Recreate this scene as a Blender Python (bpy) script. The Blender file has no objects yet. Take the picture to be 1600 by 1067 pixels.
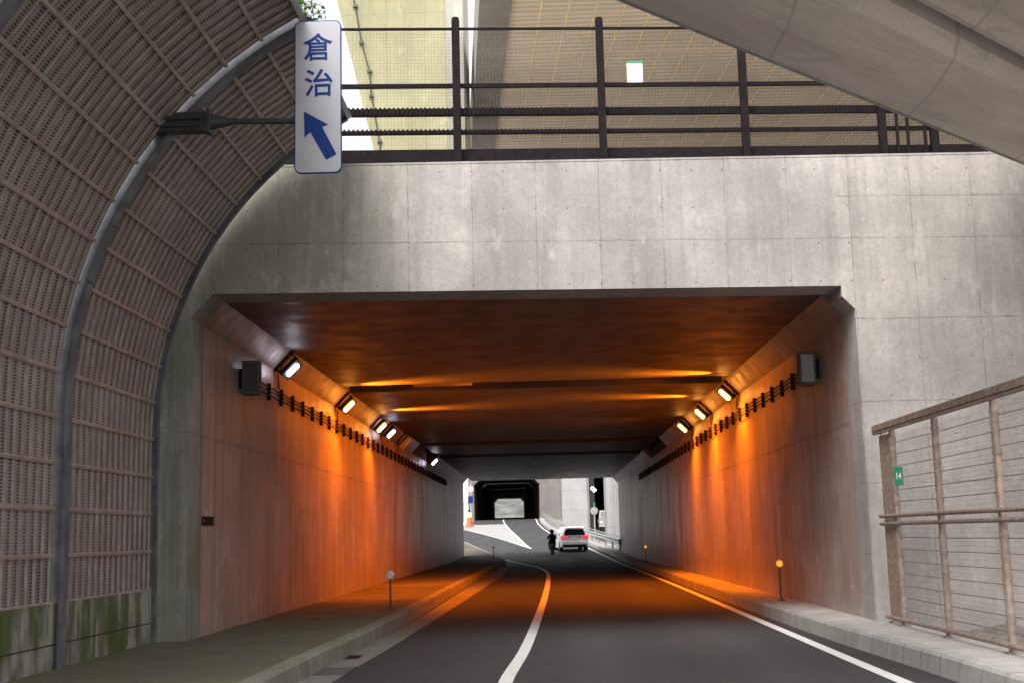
import bpy, bmesh, math, random
from mathutils import Vector, Matrix
random.seed(7)
R = math.radians
S = bpy.context.scene
COL = S.collection
# ------------------------------------------------------------------ camera
PITCH, YAW, ROLL = 0.151675, -0.023247, -0.024894
cam = bpy.data.objects.new('camera', bpy.data.cameras.new('camera'))
COL.objects.link(cam); S.camera = cam
cam.data.sensor_width = 36; cam.data.lens = 1976.66/1600*36
cam.data.clip_start = .1; cam.data.clip_end = 3000
fw = Vector((math.sin(YAW)*math.cos(PITCH), math.cos(YAW)*math.cos(PITCH), math.sin(PITCH)))
rt = Vector((math.cos(YAW), -math.sin(YAW), 0)); up = rt.cross(fw)
rt2 = rt*math.cos(ROLL)+up*math.sin(ROLL); up2 = up*math.cos(ROLL)-rt*math.sin(ROLL)
cam.matrix_world = Matrix(((rt2.x, up2.x, -fw.x, 0), (rt2.y, up2.y, -fw.y, 0), (rt2.z, up2.z, -fw.z, 1.5), (0, 0, 0, 1)))
# ------------------------------------------------------------------ world, sun, exposure
SUN_EL, SUN_AZ = R(52), R(200)      # azimuth from +Y, clockwise: behind the camera
w = bpy.data.worlds.new('World'); S.world = w; w.use_nodes = True
nt = w.node_tree; bg = nt.nodes['Background']
sky = nt.nodes.new('ShaderNodeTexSky'); sky.sky_type = 'NISHITA'; sky.sun_disc = False
sky.sun_elevation = SUN_EL; sky.sun_rotation = SUN_AZ; sky.air_density = 1.0; sky.dust_density = 6; sky.ozone_density = .6
hs = nt.nodes.new('ShaderNodeHueSaturation'); hs.inputs['Saturation'].default_value = .07; hs.inputs['Value'].default_value = 1.0
nt.links.new(sky.outputs[0], hs.inputs['Color']); nt.links.new(hs.outputs[0], bg.inputs['Color'])
bg.inputs['Strength'].default_value = .15
sl = bpy.data.lights.new('sun', 'SUN'); sl.energy = .8; sl.angle = R(35); sl.color = (1, .93, .85)
so = bpy.data.objects.new('sun', sl); COL.objects.link(so)
sd = Vector((math.sin(SUN_AZ)*math.cos(SUN_EL), math.cos(SUN_AZ)*math.cos(SUN_EL), math.sin(SUN_EL)))
so.rotation_euler = sd.to_track_quat('Z', 'Y').to_euler()
S.view_settings.view_transform = 'Standard'; S.view_settings.look = 'None'
S.view_settings.exposure = 1.4; S.view_settings.gamma = 1
S.render.engine = 'CYCLES'
S.cycles.max_bounces = 8; S.cycles.diffuse_bounces = 5

# ------------------------------------------------------------------ helpers
class NT:
    def __init__(s, name, rough=.7, metal=0, spec=.4):
        m = bpy.data.materials.new(name); m.use_nodes = True; s.m = m; s.t = m.node_tree
        s.b = s.t.nodes['Principled BSDF']
        s.b.inputs['Roughness'].default_value = rough; s.b.inputs['Metallic'].default_value = metal
        s.b.inputs['Specular IOR Level'].default_value = spec
    def n(s, ty, **k):
        o = s.t.nodes.new(ty)
        for a, v in k.items(): setattr(o, a, v)
        return o
    def l(s, a, b): s.t.links.new(a, b)
    def put(s, sock, v):
        if hasattr(v, 'links'): s.l(v, sock)
        else: sock.default_value = v
    def M(s, op, a, b=0.0, c=0.0, clamp=False):
        o = s.n('ShaderNodeMath', operation=op, use_clamp=clamp)
        s.put(o.inputs[0], a); s.put(o.inputs[1], b); s.put(o.inputs[2], c); return o.outputs[0]
    def pos(s): return s.n('ShaderNodeNewGeometry').outputs['Position']
    def obj(s): return s.n('ShaderNodeTexCoord').outputs['Object']
    def sep(s, v):
        o = s.n('ShaderNodeSeparateXYZ'); s.l(v, o.inputs[0]); return o.outputs
    def comb(s, x, y, z):
        o = s.n('ShaderNodeCombineXYZ'); s.put(o.inputs[0], x); s.put(o.inputs[1], y); s.put(o.inputs[2], z); return o.outputs[0]
    def noise(s, v, scale, det=4, rough=.55, vec=(1, 1, 1)):
        mp = s.n('ShaderNodeMapping'); mp.inputs['Scale'].default_value = vec; s.l(v, mp.inputs[0])
        o = s.n('ShaderNodeTexNoise'); o.inputs['Scale'].default_value = scale; o.inputs['Detail'].default_value = det
        o.inputs['Roughness'].default_value = rough; s.l(mp.outputs[0], o.inputs['Vector']); return o.outputs[0]
    def ramp(s, v, a, b, lo=0.0, hi=1.0, smooth=True):
        o = s.n('ShaderNodeMapRange', interpolation_type='SMOOTHSTEP' if smooth else 'LINEAR')
        s.put(o.inputs[0], v); o.inputs[1].default_value = a; o.inputs[2].default_value = b
        o.inputs[3].default_value = lo; o.inputs[4].default_value = hi; return o.outputs[0]
    def mix(s, f, a, b, mode='MIX'):
        o = s.n('ShaderNodeMix', data_type='RGBA', blend_type=mode)
        s.put(o.inputs[0], f)
        for i, v in ((6, a), (7, b)):
            if hasattr(v, 'links'): s.l(v, o.inputs[i])
            else: o.inputs[i].default_value = (*v[:3], 1)
        return o.outputs[2]
    def color(s, c):
        if hasattr(c, 'links'): s.l(c, s.b.inputs['Base Color'])
        else: s.b.inputs['Base Color'].default_value = (*c[:3], 1)
    def bump(s, h, st=.3, d=.01):
        o = s.n('ShaderNodeBump'); o.inputs['Strength'].default_value = st; o.inputs['Distance'].default_value = d
        s.l(h, o.inputs['Height']); s.l(o.outputs[0], s.b.inputs['Normal'])

def plain(name, c, rough=.6, metal=0, var=.15, scale=8, spec=.4, emit=None, es=0):
    k = NT(name, rough, metal, spec)
    if var:
        v = k.noise(k.obj(), scale, 5)
        k.color(k.mix(k.ramp(v, .3, .7), tuple(x*(1-var) for x in c), tuple(min(1, x*(1+var)) for x in c)))
        k.l(k.ramp(k.noise(k.obj(), scale*2.3, 4), .3, .7, rough*.85, min(1, rough*1.15)), k.b.inputs['Roughness'])
    else: k.color(c)
    if emit: k.b.inputs['Emission Color'].default_value = (*emit, 1); k.b.inputs['Emission Strength'].default_value = es
    return k.m

def line_at(k, u, u0, w, jit=None):
    """1 on a line at u == u0"""
    a = k.M('SUBTRACT', u, u0)
    if jit is not None: a = k.M('ADD', a, jit)
    return k.ramp(k.M('ABSOLUTE', a), w*.4, w, 1, 0)
def grid_line(k, u, off, per, w, jit=None):
    a = k.M('SUBTRACT', u, off)
    if jit is not None: a = k.M('ADD', a, jit)
    f = k.M('FRACT', k.M('DIVIDE', a, per))
    d = k.M('MULTIPLY', k.M('SUBTRACT', .5, k.M('ABSOLUTE', k.M('SUBTRACT', f, .5))), per)
    return k.ramp(d, w*.4, w, 1, 0)

def concrete(name, c=(.36, .345, .325), axis='x', per=.905, off=-.02, zs=(), zper=None, holes=True, streak=.35,
             moss=0, moss_grad=None, rough=.8, jw=.010, dark_low=0, roughvar=.1, patch=.25, stain=.35, jointdark=.55, runs=0, grain=.32, tone=.22, spec=.35, hper=(.45, .55)):
    k = NT(name, rough, 0, spec)
    P = k.pos(); x, y, z = k.sep(P)
    u = {'x': x, 'y': y, 'xy': x}[axis]
    v = y if axis == 'xy' else z
    if axis == 'xy': st_vec = (1, 1, 1)
    else: st_vec = (1, 1, .07)
    big = k.noise(P, .55, 5, .6); mid = k.noise(P, 2.3, 6, .65); fine = k.noise(P, 45, 4, .7); fine2 = k.noise(P, 170, 2, .6)
    st = k.noise(P, 3.2 if axis != 'xy' else 1.6, 6, .62, st_vec)
    st2 = k.noise(P, 11, 4, .6, st_vec)
    col = k.mix(k.ramp(big, .32, .68), tuple(a*(1-patch) for a in c), tuple(a*(1+patch*.7) for a in c))
    col = k.mix(k.ramp(mid, .35, .75, 0, stain), col, tuple(a*.62 for a in c))
    # panel-to-panel tone
    if per:
        cell = k.M('FLOOR', k.M('DIVIDE', k.M('SUBTRACT', u, off), per))
        wn = k.n('ShaderNodeTexWhiteNoise', noise_dimensions='2D')
        k.l(k.comb(cell, k.M('FLOOR', k.M('DIVIDE', v, 1.3)), 0), wn.inputs['Vector'])
        col = k.mix(k.ramp(wn.outputs['Value'], 0, 1, 0, tone, False), col, tuple(a*.8 for a in c))
    sv = k.M('MULTIPLY', k.ramp(st, .48, .72), streak)
    col = k.mix(sv, col, tuple(a*.42 for a in c))
    col = k.mix(k.M('MULTIPLY', k.ramp(st2, .55, .78), streak*.7), col, tuple(a*.5 for a in c))
    col = k.mix(k.M('MULTIPLY', k.ramp(k.noise(P, 5.1, 5, .6, (1, 1, .12)), .6, .8), .35), col, tuple(min(1, a*1.35) for a in c))
    col = k.mix(k.ramp(fine, .25, .75, 0, .28), col, tuple(a*.72 for a in c))
    if moss or moss_grad is not None:
        mn = k.ramp(k.noise(P, 1.7, 6, .65, (1, 1, .35)), .42, .66)
        if moss_grad is not None:
            ax, a, b = moss_grad
            g = k.ramp({'x': x, 'y': y, 'z': z}[ax], a, b, 1, 0); mn = k.M('MULTIPLY', mn, g)
        else: g = None
        col = k.mix(k.M('MULTIPLY', mn, moss), col, (.10, .115, .045))
        if g is not None: col = k.mix(k.M('MULTIPLY', g, .35), col, (.17, .175, .11))
    h = fine
    jit = k.M('MULTIPLY', k.M('SUBTRACT', k.noise(P, 5.5, 5, .75), .5), .05)
    js = []
    if per: js.append(grid_line(k, u, off, per, jw, jit))
    for zz in zs: js.append(line_at(k, v, zz, jw*1.1, jit))
    if zper: js.append(grid_line(k, v, .1, zper, jw, jit))
    brk = k.ramp(k.noise(P, 3.3, 5, .7), .32, .66, .15, 1)
    for j in js:
        col = k.mix(k.M('MULTIPLY', k.M('MULTIPLY', j, brk), jointdark), col, tuple(a*.16 for a in c))
    if holes:
        fu = k.M('SUBTRACT', k.M('FRACT', k.M('DIVIDE', k.M('SUBTRACT', u, off+.22), hper[0])), .5)
        fv = k.M('SUBTRACT', k.M('FRACT', k.M('DIVIDE', k.M('SUBTRACT', v, .3), hper[1])), .5)
        du = k.M('MULTIPLY', fu, hper[0]); dv = k.M('MULTIPLY', fv, hper[1])
        d = k.M('SQRT', k.M('ADD', k.M('MULTIPLY', du, du), k.M('MULTIPLY', dv, dv)))
        keep = k.ramp(k.noise(P, 1.9, 2), .47, .53)
        hd = k.M('MULTIPLY', k.ramp(d, .009, .02, 1, 0), keep)
        col = k.mix(k.M('MULTIPLY', hd, .75), col, tuple(a*.18 for a in c))
    g1 = k.noise(P, 15, 8, .85); col = k.mix(k.ramp(g1, .40, .60, 0, grain), col, tuple(a*.45 for a in c))
    g2 = k.noise(P, 31, 5, .85); col = k.mix(k.ramp(g2, .52, .66, 0, grain*.8), col, tuple(min(1, a*1.6) for a in c))
    # cloudy mottling and smudges, as on weathered shuttered concrete
    ml = k.noise(P, 6.5, 8, .78, (1, 1, .7)); col = k.mix(k.ramp(ml, .50, .72, 0, .38*min(1, stain*2)), col, tuple(a*.55 for a in c))
    sm = k.noise(P, 13, 4, .7, (1, 1, .45)); col = k.mix(k.ramp(sm, .64, .74, 0, .5*min(1, stain*2)), col, tuple(a*.38 for a in c))
    ef = k.noise(P, 2.7, 5, .7, (1, 1, .5)); col = k.mix(k.ramp(ef, .56, .72, 0, .35), col, tuple(min(1, a*1.5) for a in c))
    if runs:
        rn = k.noise(P, 7, 5, .7, (1, 1, .035)); gate = k.ramp(k.noise(P, .9, 4, .6, (1, 1, .5)), .38, .6)
        col = k.mix(k.M('MULTIPLY', k.M('MULTIPLY', k.ramp(rn, .50, .60), gate), runs), col, tuple(a*.22 for a in c))
        rn2 = k.noise(P, 16, 4, .7, (1, 1, .05)); col = k.mix(k.M('MULTIPLY', k.ramp(rn2, .56, .64), runs*.7), col, tuple(a*.3 for a in c))
        rn3 = k.noise(P, 10, 4, .7, (1, 1, .06)); col = k.mix(k.M('MULTIPLY', k.ramp(rn3, .60, .68), runs*.6), col, tuple(min(1, a*1.7) for a in c))
    # bug holes / pits
    pit = k.ramp(k.noise(P, 28, 2, .5), .70, .76)
    col = k.mix(k.M('MULTIPLY', pit, .5), col, tuple(a*.35 for a in c))
    k.color(col)
    rr = k.ramp(st, .35, .65, max(.05, rough-roughvar), min(1, rough+roughvar))
    k.l(rr, k.b.inputs['Roughness'])
    k.bump(k.M('ADD', k.M('ADD', fine, k.M('MULTIPLY', fine2, .4)), k.M('MULTIPLY', mid, 1.5)), .25, .006)
    return k.m

class MB:
    def __init__(s, o=(0, 0, 0)): s.v = []; s.f = []; s.mi = []; s.o = Vector(o); s.c = 0; s.uv = None
    def add(s, vs, fs, mi=0):
        b = len(s.v); s.v += [Vector(v) for v in vs]
        for f in fs: s.f.append([b+i for i in f]); s.mi.append(mi)
        return s
    def box(s, x0, x1, y0, y1, z0, z1, mi=0):
        return s.add([(x0,y0,z0),(x1,y0,z0),(x1,y1,z0),(x0,y1,z0),(x0,y0,z1),(x1,y0,z1),(x1,y1,z1),(x0,y1,z1)],
              [(0,3,2,1),(4,5,6,7),(0,1,5,4),(1,2,6,5),(2,3,7,6),(3,0,4,7)], mi)
    def obox(s, c, ax, ay, az, mi=0):
        c = Vector(c); ax = Vector(ax); ay = Vector(ay); az = Vector(az)
        vs = [c-ax-ay-az, c+ax-ay-az, c+ax+ay-az, c-ax+ay-az, c-ax-ay+az, c+ax-ay+az, c+ax+ay+az, c-ax+ay+az]
        return s.add(vs, [(0,3,2,1),(4,5,6,7),(0,1,5,4),(1,2,6,5),(2,3,7,6),(3,0,4,7)], mi)
    def tube(s, p, r, n=8, mi=0, cap=True):
        p = [Vector(q) for q in p]; rs = r if isinstance(r, (list, tuple)) else [r]*len(p); b = len(s.v)
        for i, q in enumerate(p):
            d = (p[min(i+1, len(p)-1)]-p[max(i-1, 0)]).normalized()
            a = d.cross(Vector((0, 0, 1)) if abs(d.z) < .9 else Vector((1, 0, 0))).normalized(); c = d.cross(a)
            for k in range(n):
                t = 2*math.pi*k/n; s.v.append(q+(a*math.cos(t)+c*math.sin(t))*rs[i])
        for i in range(len(p)-1):
            for k in range(n):
                s.f.append([b+i*n+k, b+i*n+(k+1)%n, b+(i+1)*n+(k+1)%n, b+(i+1)*n+k]); s.mi.append(mi)
        if cap:
            s.f.append([b+k for k in range(n)][::-1]); s.mi.append(mi)
            s.f.append([b+(len(p)-1)*n+k for k in range(n)]); s.mi.append(mi)
        return s
    def lathe(s, prof, c=(0, 0, 0), n=16, mi=0):
        b = len(s.v); c = Vector(c)
        for r, z in prof:
            for k in range(n):
                t = 2*math.pi*k/n; s.v.append(c+Vector((r*math.cos(t), r*math.sin(t), z)))
        for i in range(len(prof)-1):
            for k in range(n):
                s.f.append([b+i*n+k, b+i*n+(k+1)%n, b+(i+1)*n+(k+1)%n, b+(i+1)*n+k]); s.mi.append(mi)
        s.f.append([b+k for k in range(n)][::-1]); s.mi.append(mi)
        s.f.append([b+(len(prof)-1)*n+k for k in range(n)]); s.mi.append(mi)
        return s
    def prism(s, poly, f0, f1, mi=0):
        """poly: list of 2-tuples; f0,f1 map (u,v)->point at each end"""
        n = len(poly); b = len(s.v)
        s.v += [Vector(f0(*q)) for q in poly]+[Vector(f1(*q)) for q in poly]
        s.f.append([b+i for i in range(n)]); s.f.append([b+n+i for i in range(n)][::-1]); s.mi += [mi, mi]
        for i in range(n):
            j = (i+1) % n; s.f.append([b+i, b+n+i, b+n+j, b+j]); s.mi.append(mi)
        return s
    def ribbon(s, ys, sec, mi=0, caps=False):
        """sec(y)-> list of (x,z) cross-section points, swept over ys"""
        b = len(s.v); n = None
        for y in ys:
            q = sec(y); n = len(q); s.v += [Vector((a, y, c)) for a, c in q]
        for i in range(len(ys)-1):
            for k in range(n-1):
                s.f.append([b+i*n+k, b+i*n+k+1, b+(i+1)*n+k+1, b+(i+1)*n+k]); s.mi.append(mi)
        return s
    def build(s, name, mats, parent=None, smooth=False, recalc=True, bevel=0, local=False):
        me = bpy.data.meshes.new(name)
        off = Vector((0, 0, 0))
        if not local:
            if parent is not None: off = world_loc(parent)
            else: off = s.o
        me.from_pydata([v-off for v in s.v], [], s.f)
        mats = mats if isinstance(mats, (list, tuple)) else [mats]
        for m in mats: me.materials.append(m)
        for p, i in zip(me.polygons, s.mi): p.material_index = i; p.use_smooth = smooth
        bm = bmesh.new(); bm.from_mesh(me)
        if recalc: bmesh.ops.recalc_face_normals(bm, faces=bm.faces)
        if bevel: bmesh.ops.bevel(bm, geom=list(bm.edges), offset=bevel, segments=2, profile=.6, affect='EDGES', clamp_overlap=True)
        bm.to_mesh(me); bm.free()
        o = bpy.data.objects.new(name, me); COL.objects.link(o)
        if parent is not None: o.parent = parent
        else: o.location = off
        return o
def world_loc(o):
    v = Vector((0, 0, 0))
    while o is not None: v = v+o.location; o = o.parent
    return v
def tag(o, label=None, cat=None, group=None, kind=None):
    if label: o['label'] = label
    if cat: o['category'] = cat
    if group: o['group'] = group
    if kind: o['kind'] = kind
    return o
def empty(name, loc, label, cat, group=None, rz=0):
    o = bpy.data.objects.new(name, None); COL.objects.link(o); o.empty_display_size = .2
    o.location = loc; o.rotation_euler = (0, 0, rz); return tag(o, label, cat, group)
def copy_tree(o, parent=None):
    kids = [c for c in bpy.data.objects if c.parent == o]
    c = o.copy(); COL.objects.link(c); c.parent = parent
    for q in kids: copy_tree(q, c)
    return c
def interp(pts):
    def f(y):
        if y <= pts[0][0]: return pts[0][1]
        for (a, b), (c, d) in zip(pts, pts[1:]):
            if y <= c:
                i = pts.index((a, b)); 
                m0 = (d-pts[i-1][1])/(c-pts[i-1][0]) if i > 0 else (d-b)/(c-a)
                m1 = (pts[i+2][1]-b)/(pts[i+2][0]-a) if i+2 < len(pts) else (d-b)/(c-a)
                t = (y-a)/(c-a); h = c-a
                return (2*t**3-3*t**2+1)*b+(t**3-2*t**2+t)*h*m0+(-2*t**3+3*t**2)*d+(t**3-t**2)*h*m1
        return pts[-1][1]
    return f
def rng(a, b, st):
    n = max(1, int(math.ceil((b-a)/st))); return [a+(b-a)*i/n for i in range(n+1)]
def prof(y):
    if y < 62: return 0
    if y < 82: return .036*(y-62)**2/40
    if y < 172: return .036*(y-72)
    return 3.6+.015*(y-172)

# ------------------------------------------------------------------ materials
M = {}
M['head'] = concrete('headwall_concrete', (.34, .315, .297), 'x', .905, -.02, runs=.12, zs=(5.6, 4.42, 3.25, 2.1), streak=.38, stain=.5, patch=.32, moss=.55, moss_grad=('x', -3.9, -.9), rough=.82, jw=.012, jointdark=.6)
M['wing'] = concrete('wing_concrete', (.37, .342, .32), 'x', .905, -.02, runs=.15, zs=(6.22, 5.6, 4.42, 3.25, 2.1), streak=.38, stain=.5, patch=.32, rough=.85, jw=.012, jointdark=.6)
M['pil'] = concrete('pilaster_concrete', (.26, .26, .235), 'x', None, zs=(3.0,), holes=False, streak=.7, runs=.3, moss=.55, rough=.85)
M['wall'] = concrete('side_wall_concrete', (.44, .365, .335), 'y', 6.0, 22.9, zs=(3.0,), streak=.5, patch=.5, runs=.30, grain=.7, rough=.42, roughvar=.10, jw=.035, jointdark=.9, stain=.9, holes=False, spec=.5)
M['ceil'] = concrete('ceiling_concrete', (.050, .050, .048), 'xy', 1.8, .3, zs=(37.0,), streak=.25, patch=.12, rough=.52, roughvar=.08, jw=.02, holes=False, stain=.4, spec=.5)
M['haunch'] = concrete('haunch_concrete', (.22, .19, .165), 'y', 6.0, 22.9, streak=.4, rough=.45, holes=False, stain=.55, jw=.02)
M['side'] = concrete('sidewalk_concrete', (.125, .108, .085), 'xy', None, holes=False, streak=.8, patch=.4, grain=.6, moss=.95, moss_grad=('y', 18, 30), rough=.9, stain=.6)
M['sideR'] = concrete('footway_concrete', (.37, .345, .325), 'xy', None, holes=False, streak=.35, rough=.9, stain=.5)
M['kerbL'] = concrete('mossy_kerb_concrete', (.25, .245, .215), 'y', .6, 0, tone=.6, holes=False, streak=.5, moss=.55, moss_grad=('y', 16, 24), rough=.9, stain=.5, jw=.02, jointdark=.85)
M['kerbR'] = concrete('kerb_concrete', (.33, .32, .30), 'y', .6, 0, tone=.6, holes=False, streak=.4, rough=.88, stain=.45, jw=.02, jointdark=.8)
M['gutter'] = concrete('gutter_concrete', (.21, .195, .175), 'y', 2.0, .4, grain=.6, tone=.5, holes=False, streak=.3, rough=.85, stain=.5)
M['deck'] = concrete('overpass_concrete', (.30, .283, .262), 'xy', None, holes=False, streak=.3, rough=.85, stain=.35, patch=.2)
M['pier'] = concrete('yellowed_pier_concrete', (.34, .325, .195), 'x', .9, .2, zs=(8.2, 10.0, 11.8, 13.6), holes=False, streak=.25, moss=.1, rough=.85, stain=.25, jw=.014, jointdark=.35, patch=.15)
M['pierlit'] = concrete('lit_pier_concrete', (.62, .60, .52), 'x', None, holes=False, streak=.15, rough=.85, stain=.15, patch=.1)  # light on the pier's side face is put into this paler colour
M['far'] = concrete('far_shaded_concrete', (.17, .16, .145), 'x', 1.8, .2, zper=1.8, holes=False, streak=.3, rough=.85, stain=.3, jw=.03)  # shade on the far portal wall is put into this darker base
M['farin'] = concrete('far_tunnel_lining', (.26, .235, .20), 'y', 6, 0, holes=False, streak=.3, rough=.85, stain=.3, jw=.03)
M['pillar'] = concrete('pillar_concrete', (.31, .30, .295), 'x', None, zper=1.8, holes=False, streak=.2, rough=.85, stain=.2, jw=.03, patch=.12)
M['darkc'] = concrete('shaded_dark_concrete', (.07, .07, .07), 'y', 3, 0, holes=False, streak=.3, rough=.9)  # dark base colour stands in for shade in slots, groove and far opening

k = NT('asphalt', .85, 0, .15); P = k.pos()
n1 = k.noise(P, 130, 3, .8); n2 = k.noise(P, .8, 5, .6, (1.6, .25, 1)); n3 = k.noise(P, 380, 2, .7)
c = k.mix(k.ramp(n1, .3, .7), (.022, .021, .022), (.052, .050, .051))
c = k.mix(k.ramp(n2, .35, .7, 0, .45), c, (.026, .025, .025))
c = k.mix(k.ramp(n3, .66, .74, 0, .5), c, (.16, .155, .15))
n4 = k.noise(P, 22, 8, .9); c = k.mix(k.ramp(n4, .44, .56, 0, .75), c, (.066, .063, .064))
n5 = k.noise(P, 16, 8, .9); c = k.mix(k.ramp(n5, .50, .60, 0, .7), c, (.016, .016, .016))
X_, Y_, Z_ = k.sep(P)
for tx in (.55, 2.45):      # polished wheel paths and a dark oil trail between them
    c = k.mix(k.M('MULTIPLY', k.ramp(k.M('ABSOLUTE', k.M('SUBTRACT', X_, tx)), .12, .5, .38, 0), k.ramp(n2, .3, .6, .6, 1)), c, (.060, .058, .058))
c = k.mix(k.M('MULTIPLY', k.ramp(k.M('ABSOLUTE', k.M('SUBTRACT', X_, 1.5)), .05, .4, .4, 0), k.ramp(k.noise(P, 1.2, 5, .7, (2, .4, 1)), .45, .65)), c, (.02, .02, .02))
vo = k.n('ShaderNodeTexVoronoi', feature='DISTANCE_TO_EDGE'); vo.inputs['Scale'].default_value = .22
wv = k.n('ShaderNodeVectorMath', operation='ADD'); nv = k.n('ShaderNodeTexNoise'); nv.inputs['Scale'].default_value = 1.3; nv.inputs['Detail'].default_value = 6
k.l(P, nv.inputs['Vector']); k.l(P, wv.inputs[0]); k.l(nv.outputs['Color'], wv.inputs[1]); k.l(wv.outputs[0], vo.inputs['Vector'])
c = k.mix(k.M('MULTIPLY', k.ramp(vo.outputs['Distance'], .0, .0035, .7, 0), k.ramp(k.noise(P, .35, 3), .5, .56)), c, (.012, .012, .012))
k.color(c); k.bump(k.M('ADD', n1, n3), .5, .006); k.l(k.ramp(n2, .3, .7, .70, .85), k.b.inputs['Roughness']); M['asphalt'] = k.m
k = NT('worn_white_paint', .6); P = k.pos()
w1 = k.ramp(k.noise(P, 60, 5, .75), .60, .72); w2 = k.ramp(k.noise(P, 2.2, 4, .6), .5, .75, 0, .35)
c = k.mix(w2, (.58, .57, .55), (.30, .29, .28)); c = k.mix(k.ramp(k.noise(P, 14, 6, .8), .52, .68, 0, .55), c, (.20, .195, .19)); c = k.mix(k.M('MULTIPLY', w1, .8), c, (.10, .10, .10)); k.color(c); M['paint'] = k.m
k = NT('pale_gore_paving', .85); P = k.pos()
c = k.mix(k.ramp(k.noise(P, 1.4, 5), .3, .7), (.20, .195, .19), (.28, .275, .27)); c = k.mix(k.M('MULTIPLY', grid_line(k, k.M('ADD', k.sep(P)[0], k.M('MULTIPLY', k.sep(P)[1], .45)), 0, 1.4, .16), .5), c, (.42, .42, .41)); k.color(c); M['gore'] = k.m
k = NT('soil', .95, 0, .1); P = k.pos()
c = k.mix(k.ramp(k.noise(P, 9, 6, .7), .35, .65), (.13, .115, .095), (.26, .24, .21)); k.color(c); k.bump(k.noise(P, 30, 5, .7), .8, .03); M['soil'] = k.m
k = NT('bare_ground', .95, 0, .1); P = k.pos()
k.color(k.mix(k.ramp(k.noise(P, .6, 6, .7), .35, .65), (.12, .12, .10), (.22, .21, .19))); M['ground'] = k.m
M['brown'] = plain('brown_paint', (.145, .095, .075), .55)
M['brownlight'] = plain('faded_brown_paint', (.25, .185, .155), .5)
M['rib'] = plain('blue_grey_galvanised', (.12, .12, .132), .9, 0, .3, 3, spec=.15)
M['dkbrown'] = plain('dark_brown_paint', (.009, .006, .007), .85, 0, .2, spec=.12)
M['fencebrown'] = plain('fence_brown', (.25, .19, .158), .6, .1, .3, 14)
M['galv'] = plain('galvanised', (.38, .38, .37), .45, .6, .2)
M['wire'] = plain('wire', (.20, .17, .15), .5, .4, 0)
M['meshw'] = plain('mesh_wire', (.10, .085, .075), .6, .2, 0)
M['black'] = plain('black_plastic', (.012, .012, .013), .8, spec=.15)
M['dkgrey'] = plain('dark_grey_metal', (.05, .052, .055), .5, .2)
M['grey'] = plain('grey_metal', (.28, .29, .29), .5, .2)
M['white'] = plain('white_sign_face', (.285, .285, .31), .5, 0, .03, 3)
M['blue'] = plain('sign_blue', (.002, .020, .13), .6, 0, 0, spec=.15)
M['green'] = plain('sign_green', (.005, .20, .08), .4, 0, 0)
M['whitep'] = plain('white_letter', (.8, .8, .8), .5, 0, 0)
M['orangep'] = plain('orange_plastic', (.75, .10, .03), .5, 0, .1)
M['iron'] = plain('cast_iron', (.10, .095, .09), .85, 0, .2, spec=.1)
M['glass'] = plain('dark_glass', (.01, .012, .016), .08, 0, 0, spec=.6)
M['carw'] = plain('pearl_white_paint', (.82, .82, .84), .22, .1, .04, spec=.6)
M['tyre'] = plain('tyre_rubber', (.015, .015, .015), .8)
M['redlens'] = plain('red_lens', (.5, .015, .02), .25, 0, 0, emit=(1, .06, .07), es=.35)
M['skin'] = plain('skin', (.45, .28, .2), .6, 0, 0)
M['jacket'] = plain('dark_jacket', (.035, .035, .055), .8)
M['leaf'] = plain('leaf', (.05, .13, .025), .6, 0, .4, 1.5)
M['leaf2'] = plain('dark_leaf', (.03, .075, .02), .6, 0, .3, 1.5)
M['bark'] = plain('bark', (.09, .07, .05), .9)
M['pink'] = plain('faded_red_sign', (.42, .20, .22), .5, 0, 0)
M['hill'] = plain('far_hill_scrub', (.085, .085, .08), .95, 0, .5, .12)
M['amber'] = plain('amber_reflector', (.85, .30, .01), .25, 0, 0, emit=(1, .42, .02), es=.35)  # reflected light put in as a faint glow of the head
M['refl'] = plain('white_reflector', (.75, .75, .75), .2, .3, 0)
M['na'] = plain('sodium_tube', (1, .6, .2), .4, 0, 0, emit=(1, .36, .055), es=12)
M['led'] = plain('white_tube', (1, 1, 1), .4, 0, 0, emit=(.90, .86, 1), es=7)
M['dim'] = plain('pale_cover', (.5, .5, .45), .4, 0, .1)
M['bcn'] = plain('beacon_glow', (1, .6, .1), .4, 0, 0, emit=(1, .5, .06), es=3)

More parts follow.
